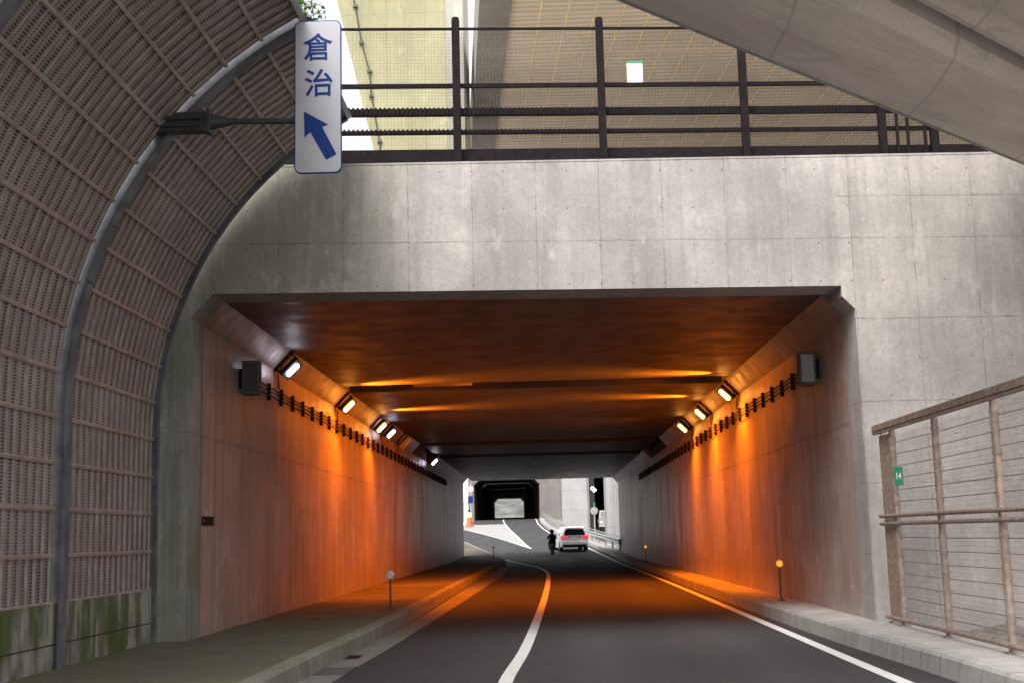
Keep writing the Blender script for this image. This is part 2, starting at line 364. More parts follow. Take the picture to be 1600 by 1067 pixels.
# perforated plate of the noise barrier (UV in metres: u along the road, v up the curve)
def perforated(name, seed):
    k = NT(name, .6, .15, .35)
    uv = k.n('ShaderNodeUVMap').outputs[0]; u, v, _ = k.sep(uv); P = k.pos()
    slot = k.M('FRACT', k.M('DIVIDE', v, .034)); sl = k.ramp(k.M('ABSOLUTE', k.M('SUBTRACT', slot, .5)), .18, .30)
    inner = k.M('FRACT', k.M('DIVIDE', u, .2)); col_on = k.ramp(k.M('ABSOLUTE', k.M('SUBTRACT', inner, .5)), .34, .40, 1, 0)
    cell = k.M('FLOOR', k.M('DIVIDE', u, .2)); row = k.M('FLOOR', k.M('DIVIDE', v, .5))
    wn = k.n('ShaderNodeTexWhiteNoise', noise_dimensions='2D'); k.l(k.comb(cell, row, 0), wn.inputs['Vector'])
    base = k.mix(k.ramp(k.noise(P, 1.3, 4), .3, .7), (.23, .20, .187), (.32, .285, .272))
    base = k.mix(k.ramp(k.noise(P, 6, 6, .75), .48, .75, 0, .6), base, (.09, .07, .058))
    cp = k.n('ShaderNodeTexWhiteNoise', noise_dimensions='2D'); k.l(k.comb(k.M('FLOOR', k.M('DIVIDE', k.sep(P)[1], 1.0)), row, 0), cp.inputs['Vector'])
    base = k.mix(k.ramp(cp.outputs['Value'], 0, 1, 0, .35, False), base, (.12, .09, .08))
    hole = k.mix(k.ramp(wn.outputs['Value'], .3, .8), (.030, .024, .022), (.075, .06, .055))
    k.color(k.mix(k.M('MULTIPLY', sl, col_on), base, hole))
    return k.m
M['perf'] = perforated('perforated_plate', 1)
k = NT('barrier_rib_paint', .5, .1); P = k.pos()
sc = k.mix(k.ramp(k.noise(P, 3, 5, .7), .35, .7), (.27, .22, .205), (.39, .34, .325)); k.color(k.mix(k.ramp(k.noise(P, 9, 6, .8), .56, .72, 0, .7), sc, (.14, .10, .08))); M['slat'] = k.m
k = NT('mossy_plinth', .9); P = k.pos(); x, y, z = k.sep(P)
st = k.noise(P, 5, 5, .65, (1, 1, .12)); c = k.mix(k.ramp(st, .42, .6), (.30, .28, .25), (.12, .11, .09))
mn = k.noise(P, 1.1, 5, .6, (1, 1, .5)); c = k.mix(k.ramp(mn, .42, .56, 0, .92), c, (.055, .085, .02))
c = k.mix(line_at(k, z, .47, .012), c, (.02, .025, .01)); k.color(c); k.bump(k.noise(P, 25, 5), .4, .01); M['plinth'] = k.m
# panelled soffit of the high deck
k = NT('deck_soffit_panels', .55); P = k.pos(); x, y, z = k.sep(P)
c = k.mix(k.ramp(k.noise(P, .8, 5, .6), .3, .7), (.72, .60, .46), (.84, .73, .57))
uu = k.M('ADD', x, k.M('MULTIPLY', y, .075))
sl = k.ramp(k.M('ABSOLUTE', k.M('SUBTRACT', k.M('FRACT', k.M('DIVIDE', y, .22)), .5)), .1, .35)
c = k.mix(k.M('MULTIPLY', sl, .5), c, (.42, .34, .25))
c = k.mix(grid_line(k, y, .4, 2.2, .05), c, (.8, .66, .45)); k.color(c); M['soffit'] = k.m
M['soffitrib'] = plain('pale_soffit_rib', (.85, .70, .45), .5)

# ------------------------------------------------------------------ ground and roads
kerbL = interp([(-6, -2.8), (13.8, -2.72), (19, -2.58), (30, -2.5), (44, -2.45), (57, -2.3), (66, -2.2), (69, -2.3), (72.7, -2.65), (81, -3.75), (85.4, -4.45), (100.7, -6.85), (125, -12), (150, -19)])
lineL = interp([(-6, -.75), (13.4, -.47), (16.8, -.34), (21.9, -.23), (31.7, -.08), (42.6, .01), (52, -.03), (60, -.5), (66, -1.2), (72.7, -2.25), (80.9, -3.43), (85.4, -4.12), (100.7, -6.51), (125, -11.6), (150, -18.6)])
kerbR = interp([(-6, 4.0), (12.6, 3.95), (17.5, 3.82), (26, 3.78), (56, 3.95), (70, 3.98), (78, 3.8), (93.2, 2.72), (113.7, .9), (145, -.45), (170, -.95), (400, -7.3)])
lineR = interp([(-6, 3.42), (12.7, 3.42), (20.7, 3.48), (40.7, 3.6), (62, 3.6), (71.6, 3.5), (80.9, 3.15), (93, 2.3), (113.7, .5), (145, -.85), (170, -1.35), (400, -7.7)])
goreL = interp([(87.4, -1.12), (96.1, -2.37), (106.7, -3.96), (120.3, -6.26), (133.2, -8.65), (150, -12.0)])
goreR = interp([(87.4, -1.1), (94.5, -1.6), (111.4, -2.6), (129.2, -3.7), (160, -5.3), (200, -6.7), (400, -12)])
def mainleft(y):
    if y < 87.4: return kerbL(y)
    if y < 133: return goreL(y)
    return interp([(133, -8.6), (150, -9.2), (171, -9.4), (400, -16)])(y)
ys = rng(-6, 60, 2)+rng(61, 172, 1)+rng(176, 400, 8)
g = MB(); g.ribbon([-60, -6]+rng(0, 400, 4)+[430, 1200], lambda y: [(-400, prof(y)-.10), (-30, prof(y)-.09), (-13, prof(y)-.09), (0, prof(y)-.09), (14, prof(y)-.09), (400, prof(y)-.10)])
tag(g.build('ground', M['ground'], recalc=False), kind='structure')
r = MB(); r.ribbon(ys, lambda y: [(mainleft(y), prof(y)), ((mainleft(y)+kerbR(y))/2, prof(y)), (kerbR(y), prof(y))])
r.ribbon(rng(87.4, 150, 1.5), lambda y: [(kerbL(y), prof(y)), (goreL(y), prof(y)+.0)])
tag(r.build('road', M['asphalt'], recalc=False), kind='structure')
def sweep(name, mat, y0, y1, a, b, dz, st=1.0):
    m = MB(); m.ribbon(rng(y0, y1, st), lambda y: [(a(y), prof(y)+dz), (b(y), prof(y)+dz)])
    return tag(m.build(name, mat, recalc=False), kind='structure')
sweep('edge_line_marking', M['paint'], -6, 150, lambda y: lineL(y)-.075, lambda y: lineL(y)+.075, .004)
sweep('edge_line_marking', M['paint'], -6, 400, lambda y: lineR(y)-.075, lambda y: lineR(y)+.075, .004)
sweep('gore_marking', M['gore'], 87.5, 150, lambda y: goreL(y)+.001, goreR, .004)
sweep('gore_line_marking', M['paint'], 87.5, 150, lambda y: goreL(y)-.02, lambda y: goreL(y)+.09, .008)
sweep('gore_line_marking', M['paint'], 87.5, 400, lambda y: goreR(y)-.08, lambda y: goreR(y)+.08, .008)
sweep('gutter_channel', M['gutter'], -6, 69, lambda y: kerbL(y)+.0, lambda y: kerbL(y)+(.40 if y < 20 else .40+(min(y, 44)-20)*.012) - max(0, y-50)*.028, .004)
# left footway and kerb
KH = .215
m = MB(); m.ribbon(rng(-6, 150, 1), lambda y: [(kerbL(y)+.03, prof(y)-.02), (kerbL(y)+.012, prof(y)+KH-.03), (kerbL(y)-.012, prof(y)+KH), (kerbL(y)-.17, prof(y)+KH)])
tag(m.build('kerb', M['kerbL'], recalc=False), kind='structure')
m = MB(); m.ribbon(rng(-6, 75, 1.0), lambda y: [(kerbL(y)-.17, prof(y)+KH), (-5.6, prof(y)+KH)])
m.ribbon(rng(75, 150, 1.0), lambda y: [(kerbL(y)-.17, prof(y)+KH), (kerbL(y)-2.4, prof(y)+KH)])
tag(m.build('sidewalk', M['side'], recalc=False), kind='structure')
# right footway and kerb
rin = lambda y: 4.78 if y < 79 else kerbR(y)+1.1
m = MB(); m.ribbon(rng(-6, 168, 1), lambda y: [(kerbR(y)-.04, prof(y)-.02), (kerbR(y)-.01, prof(y)+KH-.03), (kerbR(y)+.015, prof(y)+KH), (kerbR(y)+.17, prof(y)+KH)])
tag(m.build('kerb', M['kerbR'], recalc=False), kind='structure')
m = MB(); m.ribbon(rng(-6, 78.9, 1.0), lambda y: [(kerbR(y)+.17, prof(y)+KH), (4.78, prof(y)+KH), (4.78, prof(y)-.1)])
m.ribbon(rng(79, 168, 1.0), lambda y: [(kerbR(y)+.17, prof(y)+KH), (rin(y), prof(y)+KH), (rin(y), prof(y)-.2)])
tag(m.build('sidewalk', M['sideR'], recalc=False), kind='structure')
# soil strip behind the side fence, heaped against the wing wall
m = MB(); xs = rng(4.78, 16, .25)
def soilz(x, y): return -.03+.14*math.exp(-((17.9-y)/.9)**2)*(.7+.5*math.sin(x*2.1+1)*math.sin(x*5.3))*min(1, (x-4.7)*1.2)+.02*math.sin(x*7)*math.sin(y*5)
for i in range(len(xs)-1):
    yy = rng(-6, 18.6, .35)
    for j in range(len(yy)-1):
        if j < 30 and i > 24: pass
        q = [(xs[i], yy[j]), (xs[i+1], yy[j]), (xs[i+1], yy[j+1]), (xs[i], yy[j+1])]
        m.add([(a, b, soilz(a, b)) for a, b in q], [(0, 1, 2, 3)])
tag(m.build('soil_strip', M['soil'], recalc=False), kind='structure')
# hill closing the view through the far tunnel
m = MB(); n = 26
for i in range(n):
    for j in range(8):
        def hp(i, j):
            x = -330+i*26; y = 520+j*24
            return (x, y, 6+ (1-math.exp(-j*.55))*34*(.8+.25*math.sin(i*.9)+.12*math.sin(i*2.3+j)))
        m.add([hp(i, j), hp(i+1, j), hp(i+1, j+1), hp(i, j+1)], [(0, 1, 2, 3)])
tag(m.build('hill', M['hill'], recalc=False), kind='structure')

# ------------------------------------------------------------------ the underpass
XL, XR, DL, DR = -4.84, 4.49, 17.11, 17.90
SK = (DR-DL)/(XR-XL)
fy = lambda x: DL+SK*(x-XL)
ZC, ZH, HW = 4.90, 4.563, .305
EL, ER = 74.8, 79.0
up_ = empty('road_underpass', (0, 17.5, 0), 'grey concrete box underpass lit orange inside, its wide portal straight ahead over the road', 'underpass')
TOPZ = lambda x: 6.72+.012*(x+3)
def plate(poly, t, mat, name, dy=0.0, bev=0):
    m = MB(); m.prism(poly, lambda x, z: (x, fy(x)+dy, z), lambda x, z: (x, fy(x)+dy+t, z)); return m.build(name, mat, up_, bevel=bev)
T = .7
plate([(-9, ZC), (-9, TOPZ(-9)), (XR-.18, TOPZ(XR)), (XR-.18, ZC)], T, M['head'], 'headwall')
plate([(XR-.18, ZC), (XR-.18, TOPZ(XR)), (15, TOPZ(15)), (15, -.3), (XR, -.3), (XR, ZH), (XR-.18, ZH+.185)], T, M['wing'], 'wing_wall')
plate([(-5.27, ZC), (XL+HW-.001, ZC), (XL, ZH), (XL, -.3), (-5.27, -.3)], T, M['pil'], 'pilaster')
plate([(-9, ZC), (-5.27, ZC), (-5.27, -.3), (-9, -.3)], T, M['head'], 'headwall')
# side walls behind the portal
m = MB(); m.prism([(fy(XL)+T, -.3), (fy(XL)+T, ZH), (EL, ZH), (EL, -.3)], lambda y, z: (XL, y, z), lambda y, z: (XL-.6, y, z)); m.build('side_wall', M['wall'], up_)
m = MB(); m.prism([(fy(XR)+T, -.3), (fy(XR)+T, ZH), (ER, ZH), (ER, -.3)], lambda y, z: (XR, y, z), lambda y, z: (XR+.6, y, z)); m.build('side_wall', M['wall'], up_)
# reveals: the portal thickness continues inside with the wall's own finish
# haunches
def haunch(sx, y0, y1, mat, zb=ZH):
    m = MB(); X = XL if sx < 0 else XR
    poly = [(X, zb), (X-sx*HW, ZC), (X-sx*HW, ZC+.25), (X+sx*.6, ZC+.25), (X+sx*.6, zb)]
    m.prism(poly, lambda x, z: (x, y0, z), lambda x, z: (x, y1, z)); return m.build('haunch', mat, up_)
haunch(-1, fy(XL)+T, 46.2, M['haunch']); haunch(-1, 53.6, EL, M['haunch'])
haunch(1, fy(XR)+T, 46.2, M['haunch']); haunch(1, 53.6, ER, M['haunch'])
# wall upstands where the haunch stops
for X, sx in ((XL, -1), (XR, 1)):
    m = MB(); m.prism([(X, ZH), (X, 5.7), (X+sx*.6, 5.7), (X+sx*.6, ZH)], lambda x, z: (x, 46.2, z), lambda x, z: (x, 53.6, z)); m.build('side_wall', M['darkc'], up_)
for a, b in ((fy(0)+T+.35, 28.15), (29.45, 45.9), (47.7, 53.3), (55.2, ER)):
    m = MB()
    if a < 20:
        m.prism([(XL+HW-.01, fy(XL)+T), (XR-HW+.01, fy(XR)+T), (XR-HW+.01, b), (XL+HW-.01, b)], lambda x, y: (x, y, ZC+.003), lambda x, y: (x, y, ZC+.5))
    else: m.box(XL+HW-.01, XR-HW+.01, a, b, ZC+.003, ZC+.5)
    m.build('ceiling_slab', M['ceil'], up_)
m = MB(); m.box(XL-.6, XR+.6, 18.7, EL, 5.75, 6.4); m.box(XL-.6, XL+HW-.02, 18.7, 46.2, ZC+.26, 5.75); m.box(XR-HW+.02, XR+.6, 18.7, 46.2, ZC+.26, 5.75)
m.build('cap_slab', M['darkc'], up_)  # cap added above the ceiling slabs to block light
m = MB(); m.box(XL-.6, XR+.6, EL+.001, ER-.01, ZC+.55, 6.3); m.box(XL-.6, XL+HW-.02, 53.7, EL, ZC+.26, 5.74); m.box(XR-HW+.02, XR+.6, 53.7, ER-.02, ZC+.26, 5.74)
m.build('cap_slab', M['darkc'], up_)
# thin flush strip added for the light line on the headwall's top edge
plate([(-9, TOPZ(-9)+.002), (-9, TOPZ(-9)+.03), (15, TOPZ(15)+.03), (15, TOPZ(15)+.002)], T+.02, M['head'], 'top_edge_strip', -.006)
# deck slab behind the headwall on top, lengthened unseen to bounce light upward
m = MB(); m.prism([(-9, fy(-9)+T+.05), (15, fy(15)+T+.05), (15, 62), (-9, 62)], lambda x, y: (x, y, 6.42), lambda x, y: (x, y, 6.7)); m.build('top_slab', M['sideR'], up_)

# ------------------------------------------------------------------ parapet fence on the headwall
pf = empty('parapet_fence', (0, fy(0)+.3, 6.8), 'dark brown steel mesh fence with heavy posts standing on top of the concrete headwall', 'fence')
FY = lambda x: fy(x)+.28
X0, X1 = -4.6, 6.75
post_x = [-3.28, -1.13, .99, 3.1, 5.15, 5.93]
for x in post_x:
    m = MB(); zt = 9.02
    m.box(x-.055, x+.055, FY(x)-.05, FY(x)+.05, 6.78, zt); m.tube([(x, FY(x)-.0, zt-.01), (x, FY(x), zt+.03)], .05, 10)
    m.box(x-.10, x+.10, FY(x)-.09, FY(x)+.09, 6.74, 6.79); m.build('post', M['dkbrown'], pf)
def xrail(z0, z1, t, dy, name, mat, x0=X0, x1=X1, teeth=0):
    m = MB()
    m.prism([(x0, z0), (x0, z1), (x1, z1), (x1, z0)], lambda x, z: (x, FY(x)+dy, z+.004*(x-1)), lambda x, z: (x, FY(x)+dy+t, z+.004*(x-1)))
    if teeth:
        x = x0
        while x < x1:
            m.box(x, x+.03, FY(x)+dy-.02, FY(x)+dy-.003, z0+.004, z1-.002); x += teeth
    m.build(name, mat, pf)
xrail(8.90, 8.935, .03, .06, 'rail', M['dkbrown'])
xrail(8.01, 8.07, .05, .055, 'rail', M['dkbrown'])
xrail(7.58, 7.69, .06, .055, 'rail', M['dkbrown'], teeth=.065)
xrail(7.30, 7.36, .05, .055, 'rail', M['dkbrown'], teeth=.065)
xrail(6.88, 7.07, .05, .055, 'bottom_rail', M['dkbrown'])
m = MB()
z = 7.1
while z < 8.9:
    m.obox(((X0+X1)/2, FY((X0+X1)/2)+.13, z), ((X1-X0)/2, (X1-X0)/2*SK, 0), (0, .0011, 0), (0, 0, .0011)); z += .05
x = X0
while x < X1: m.box(x-.0011, x+.0011, FY(x)+.134, FY(x)+.1372, 7.05, 8.9); x += .05
m.build('wire_mesh', M['meshw'], pf)
# small gate frame at the right end of the parapet
m = MB()
for x in (5.36, 5.52, 5.78): m.box(x-.02, x+.02, FY(x)-.06, FY(x)-.02, 6.8, 7.72)
m.prism([(5.34, 7.68), (5.34, 7.72), (5.8, 7.72), (5.8, 7.68)], lambda x, z: (x, FY(x)-.061, z), lambda x, z: (x, FY(x)-.019, z))
m.build('gate_frame', M['dkbrown'], pf)
# pale tag on the mesh
t = empty('notice_board', (1.5, FY(1.5)+.1, 8.05), 'small white notice with green bands hung high on the parapet mesh fence', 'notice')
m = MB(); m.box(1.39, 1.62, FY(1.5)+.10, FY(1.5)+.115, 8.05, 8.42); m.build('board', M['whitep'], t)
for zz in (8.385, 8.05): m = MB(); m.box(1.39, 1.62, FY(1.5)+.094, FY(1.5)+.0995, zz, zz+.035); m.build('band', M['green'], t)

# ------------------------------------------------------------------ noise barrier
CX, RR, Z0 = -5.3+4.95, 4.95, 3.0
def arc(s, r=0.0):
    """s: distance up the curve from z=.9; r: offset inwards (towards the road)"""
    if s < Z0-.9: return Vector((-5.3+r, 0, .9+s)), Vector((1, 0, 0)), Vector((0, 0, 1))
    a = (s-(Z0-.9))/RR
    nrm = Vector((math.cos(a), 0, -math.sin(a))); tan = Vector((math.sin(a), 0, math.cos(a)))
    c = Vector((CX, 0, Z0)); return c-nrm*(RR-r), nrm, tan
nb = empty('noise_barrier', (-5.3, 13, 0), 'curved brown perforated noise barrier arching over the left footway, on a mossy concrete plinth', 'noise barrier')
STOT = (Z0-.9)+RR*R(62.2)
rows = 15; rh = STOT/rows
bays = [(5.8, 9.6), (9.8, 13.6), (13.8, 16.98)]
EY = Vector((0, 1, 0))
for (a, b) in bays:
    for i in range(rows):
        s0, s1 = i*rh, (i+1)*rh
        m = MB(); uvs = []
        p0, n0, t0 = arc(s0); p1, n1, t1 = arc(s1)
        nn = (n0+n1).normalized(); tt = (p1-p0).normalized(); mid = (p0+p1)/2; L = (p1-p0).length
        b1 = b if b < 16 else b+.0
        q = [p0+EY*a, p0+EY*b1, p1+EY*b1, p1+EY*a]
        m.add(q, [(0, 1, 2, 3)]); m.add([v-nn*.09 for v in q], [(3, 2, 1, 0)])
        # slats
        y = a+.1
        while y < b1-.03:
            m.obox(mid+EY*y+nn*.012, EY*.011, tt*(L/2-.02), nn*.012, 1); y += .2
        m.obox(p0+tt*.014+EY*(a+b1)/2+nn*.016, EY*(b1-a)/2, tt*.013, nn*.016, 1)
        m.obox(p1-tt*.010+EY*(a+b1)/2+nn*.013, EY*(b1-a)/2, tt*.008, nn*.013, 1)
        m.obox(mid+EY*(a+.012)+nn*.010, EY*.012, tt*(L/2-.02), nn*.010, 1)
        o = m.build('barrier_panel', [M['perf'], M['slat']], nb, recalc=False)
        uvl = o.data.uv_layers.new(name='UVMap')
        off = world_loc(nb)
        for pl in o.data.polygons:
            for li in pl.loop_indices:
                v = o.data.vertices[o.data.loops[li].vertex_index].co+off
                uvl.data[li].uv = (v.y-a, (v-p0).dot(tt)+i*rh)
def arch(y, wdt, name, mat, s_top=STOT, d0=.0, d1=.10, sb=-.9):
    m = MB(); n = 30; ring = []
    for i in range(n+1):
        s = sb+(s_top-sb)*i/n
        if s < 0: p, nr, tn = Vector((-5.3, 0, .9+s)), Vector((1, 0, 0)), Vector((0, 0, 1))
        else: p, nr, tn = arc(s)
        ring.append([p+nr*d1+EY*(y-wdt/2), p+nr*d1+EY*(y+wdt/2), p+nr*(d1-.014)+EY*(y+wdt/2), p+nr*(d1-.014)+EY*(y+.008), p+nr*(d0-.1)+EY*(y+.008), p+nr*(d0-.1)+EY*(y-.008), p+nr*(d1-.014)+EY*(y-.008), p+nr*(d1-.014)+EY*(y-wdt/2)])
    for i in range(n):
        for k in range(8):
            m.add([ring[i][k], ring[i][(k+1) % 8], ring[i+1][(k+1) % 8], ring[i+1][k]], [(0, 1, 2, 3)])
    m.add(ring[0], [tuple(range(8))]); m.add(ring[-1], [tuple(range(8))])
    # splice collar
    return m.build(name, mat, nb)
for y in (5.7, 9.7, 13.7): arch(y, .20, 'arch_rib', M['rib'])
arch(16.99, .07, 'end_trim', M['rib'], d1=.09)
# splice plates on the visible rib
for s in (3.55, 4.25):
    p, nr, tn = arc(s); m = MB(); m.obox(p+nr*.108+EY*13.7, EY*.10, tn*.012, nr*.008); m.build('splice_plate', M['rib'], nb)
pt, nt_, tt_ = arc(STOT)
m = MB(); m.obox(pt+tt_*.035+nt_*.02+EY*11.4, EY*5.6, tt_*.035, nt_*.06); m.build('edge_beam', M['grey'], nb)
m = MB(); m.box(-5.55, -5.27, 5.6, 17.0, -.3, .9); m.build('plinth', M['plinth'], nb)

# ------------------------------------------------------------------ hanging direction sign
def text_mesh(txt, size, depth, name, mat, parent, loc, rot=(R(90), 0, 0), off=0.0, sx=1, local=True):
    cu = bpy.data.curves.new('t', 'FONT'); cu.body = txt; cu.size = size; cu.extrude = depth; cu.offset = off
    cu.align_x = 'CENTER'; cu.align_y = 'CENTER'
    to = bpy.data.objects.new('t', cu); COL.objects.link(to)
    dg = bpy.context.evaluated_depsgraph_get(); dg.update()
    me = bpy.data.meshes.new_from_object(to.evaluated_get(dg)); bpy.data.objects.remove(to); bpy.data.curves.remove(cu)
    xs = [v.co.x for v in me.vertices]; ysv = [v.co.y for v in me.vertices]
    cx, cy = (min(xs)+max(xs))/2, (min(ysv)+max(ysv))/2
    for v in me.vertices: v.co.x = (v.co.x-cx)*sx; v.co.y -= cy
    me.materials.clear(); me.materials.append(mat)
    o = bpy.data.objects.new(name, me); COL.objects.link(o); o.parent = parent; o.location = loc; o.rotation_euler = rot
    return o
SX, SY = -2.405, 13.45
sg = empty('direction_sign', (SX, SY, 5.49), 'tall white hanging sign with blue lettering and a blue arrow on a dark arm', 'road sign')
def rrect(w_, h_, r_, n=6):
    pts = []
    for cx, cy, a0 in ((w_/2-r_, h_/2-r_, 0), (-w_/2+r_, h_/2-r_, 90), (-w_/2+r_, -h_/2+r_, 180), (w_/2-r_, -h_/2+r_, 270)):
        for i in range(n+1):
            a = R(a0+90*i/n); pts.append((cx+r_*math.cos(a), cy+r_*math.sin(a)))
    return pts
SW, SH, SZ = .525, 1.77, 6.375
def spl(w_, h_, r_, y0, y1, name, mat):
    m = MB(); m.prism(rrect(w_, h_, r_), lambda x, z: (SX+x, SY+y0, SZ+z), lambda x, z: (SX+x, SY+y1, SZ+z)); return m.build(name, mat, sg)
spl(SW, SH, .075, 0, .028, 'backing_plate', M['blue'])
spl(SW-.022, SH-.022, .065, -.003, -.0005, 'sign_face', M['white'])
text_mesh('倉', .335, .002, 'lettering', M['blue'], sg, (0, -.006, SZ-5.49+.575), off=.003)
text_mesh('治', .335, .002, 'lettering', M['blue'], sg, (.01, -.006, SZ-5.49+.155), off=.003)
ap = [(-.155, -.175), (-.15, -.475), (-.085, -.41), (.09, -.735), (.205, -.675), (.045, -.355), (.115, -.335)]
m = MB(); m.prism(ap, lambda x, z: (SX+x, SY-.0085, SZ+z), lambda x, z: (SX+x, SY-.0045, SZ+z)); m.build('arrow', M['blue'], sg)
m = MB(); m.tube([(-3.55, 13.58, 6.16), (-2.2, 13.58, 6.13)], .034, 12); m.build('arm', M['dkgrey'], sg)
m = MB(); m.box(-4.33, -3.66, 13.5, 13.66, 6.045, 6.26); m.box(-4.33, -3.72, 13.47, 13.499, 6.09, 6.13); m.box(-4.33, -3.72, 13.47, 13.499, 6.17, 6.21)
m.box(-3.66, -3.63, 13.47, 13.69, 6.02, 6.285); m.tube([(-3.63, 13.58, 6.16), (-3.38, 13.58, 6.155)], [.09, .036], 12); m.build('bracket', M['dkgrey'], sg)
m = MB()
for z in (6.05, 6.22): m.box(-2.56, -2.25, 13.479, 13.545, z, z+.03)
m.build('clamp', M['grey'], sg)

# ------------------------------------------------------------------ overpass crossing overhead at the right
op = empty('concrete_overpass', (3, 12, 6.4), 'grey concrete bridge slab crossing diagonally overhead at the upper right', 'bridge')
A = Vector((.86, 11.2, 0)); B = Vector((6.74, 17.09, 0)); dv = (B-A).normalized(); pv = Vector((dv.y, -dv.x, 0))
s0, s1 = -3.6, 13.2
def opm(poly, name, mat, a=s0, b=s1):
    m = MB(); m.prism(poly, lambda u, z: A+dv*a+pv*u+Vector((0, 0, z)), lambda u, z: A+dv*b+pv*u+Vector((0, 0, z))); return m.build(name, mat, op)
k = NT('overpass_soffit', .85); P = k.pos(); x, y, z = k.sep(P)
along = k.M('ADD', k.M('MULTIPLY', x, dv.x), k.M('MULTIPLY', y, dv.y)); across = k.M('ADD', k.M('MULTIPLY', x, pv.x), k.M('MULTIPLY', y, pv.y))
V = k.comb(along, across, z)
c = k.mix(k.ramp(k.noise(V, 1.0, 6, .65, (.35, 1.6, 1)), .3, .7), (.48, .43, .41), (.64, .585, .565))
c = k.mix(k.ramp(k.noise(V, 4, 5, .65, (.25, 3, 1)), .5, .75, 0, .45), c, (.32, .29, .27))
c = k.mix(k.ramp(k.noise(V, 2.2, 6, .75, (.5, 1.2, 1)), .52, .7, 0, .5), c, (.29, .27, .25))
c = k.mix(k.ramp(k.noise(P, 22, 5, .8), .3, .7, 0, .35), c, (.28, .26, .24))
jit = k.M('MULTIPLY', k.M('SUBTRACT', k.noise(P, 9, 5, .7), .5), .05)
c = k.mix(k.M('MULTIPLY', grid_line(k, x, 2.5, 2.03, .03, jit), .75), c, (.36, .33, .31))
k.color(c); k.bump(k.noise(P, 40, 5, .7), .3, .01); M['opsof'] = k.m
opm([(0, 6.40), (0, 7.5), (1.36, 7.5), (1.36, 6.62), (1.24, 6.44), (.62, 6.36)], 'edge_girder', M['opsof'])
opm([(1.62, 6.56), (1.54, 6.72), (1.54, 7.3), (3.0, 7.4), (3.0, 6.5), (1.75, 6.5)], 'deck_slab', M['opsof'], s0+.01, s1-.01)
opm([(1.30, 7.35), (1.30, 7.6), (1.7, 7.6), (1.7, 7.35)], 'groove_lid', M['darkc'], s0+.02, s1-.02)  # lid closing the groove, its shade put into the dark colour
opm([(-.035, 6.385), (-.035, 6.47), (-.001, 6.47), (-.001, 6.385)], 'drip_edge', M['kerbR'], s0, s1)

# ------------------------------------------------------------------ elevated deck and pier seen over the parapet
hd = empty('elevated_deck', (4, 30, 12), 'high elevated road deck with tan slatted panels underneath, seen behind the parapet fence', 'bridge')
def hx(x, y): return x-.075*(y-23.8)
m = MB(); m.prism([(-.40, 20), (15, 20), (15, 72), (-.40, 72)], lambda x, y: (hx(x, y), y, 12.0), lambda x, y: (hx(x, y), y, 12.5)); m.build('soffit_panel', M['soffit'], hd)
m = MB()
for i in range(22):
    x = .2+i*.565
    m.prism([(x, 20.02), (x+.04, 20.02), (x+.04, 71.9), (x, 71.9)], lambda x, y: (hx(x, y), y, 11.975), lambda x, y: (hx(x, y), y, 11.998))
m.build('soffit_rib', M['soffitrib'], hd)
m = MB(); m.prism([(-1.04, 20), (-.40, 20), (-.40, 70), (-1.04, 72)], lambda x, y: (hx(x, y)-.001, y, 11.88), lambda x, y: (hx(x, y)-.001, y, 13.3)); m.build('edge_beam', M['deck'], hd)
m = MB(); m.prism([(-.2, 20), (15, 20), (15, 72), (-.2, 72)], lambda x, y: (hx(x, y), y, 12.55), lambda x, y: (hx(x, y), y, 13.0)); m.build('deck_slab', M['deck'], hd)
pr = empty('bridge_pier', (-3, 28, 5), 'broad yellowish green concrete pier rising behind the fence beside the sign', 'bridge pier')
m = MB(); poly = [(-3.0, 5), (-3.70, 10.24), (-4.56, 14), (-5.3, 17), (-2.02, 17), (-2.02, 5)]
m.prism(poly, lambda x, z: (x, 28, z), lambda x, z: (x, 31, z)); m.build('pier_body', M['pier'], pr)
m = MB(); m.prism([(-2.019, 28.01), (-1.64, 28.45), (-1.64, 30.9), (-2.019, 30.9)], lambda x, y: (x, y, 5), lambda x, y: (x, y, 17)); m.build('pier_corner', M['pierlit'], pr)
cb = [(-3.5, 27.96, 9.2), (-3.58, 27.96, 10.5), (-3.76, 27.96, 11.6), (-3.80, 27.96, 12.2), (-3.98, 27.96, 12.9), (-4.12, 27.96, 13.8), (-4.3, 27.96, 14.6)]
m = MB(); m.tube(cb, .016, 6); m.build('cable', M['dkgrey'], pr)
for a in cb[:-1]: m = MB(); m.box(a[0]-.05, a[0]+.05, 27.93, 27.999, a[2]-.03, a[2]+.03); m.build('clip', M['dkgrey'], pr)

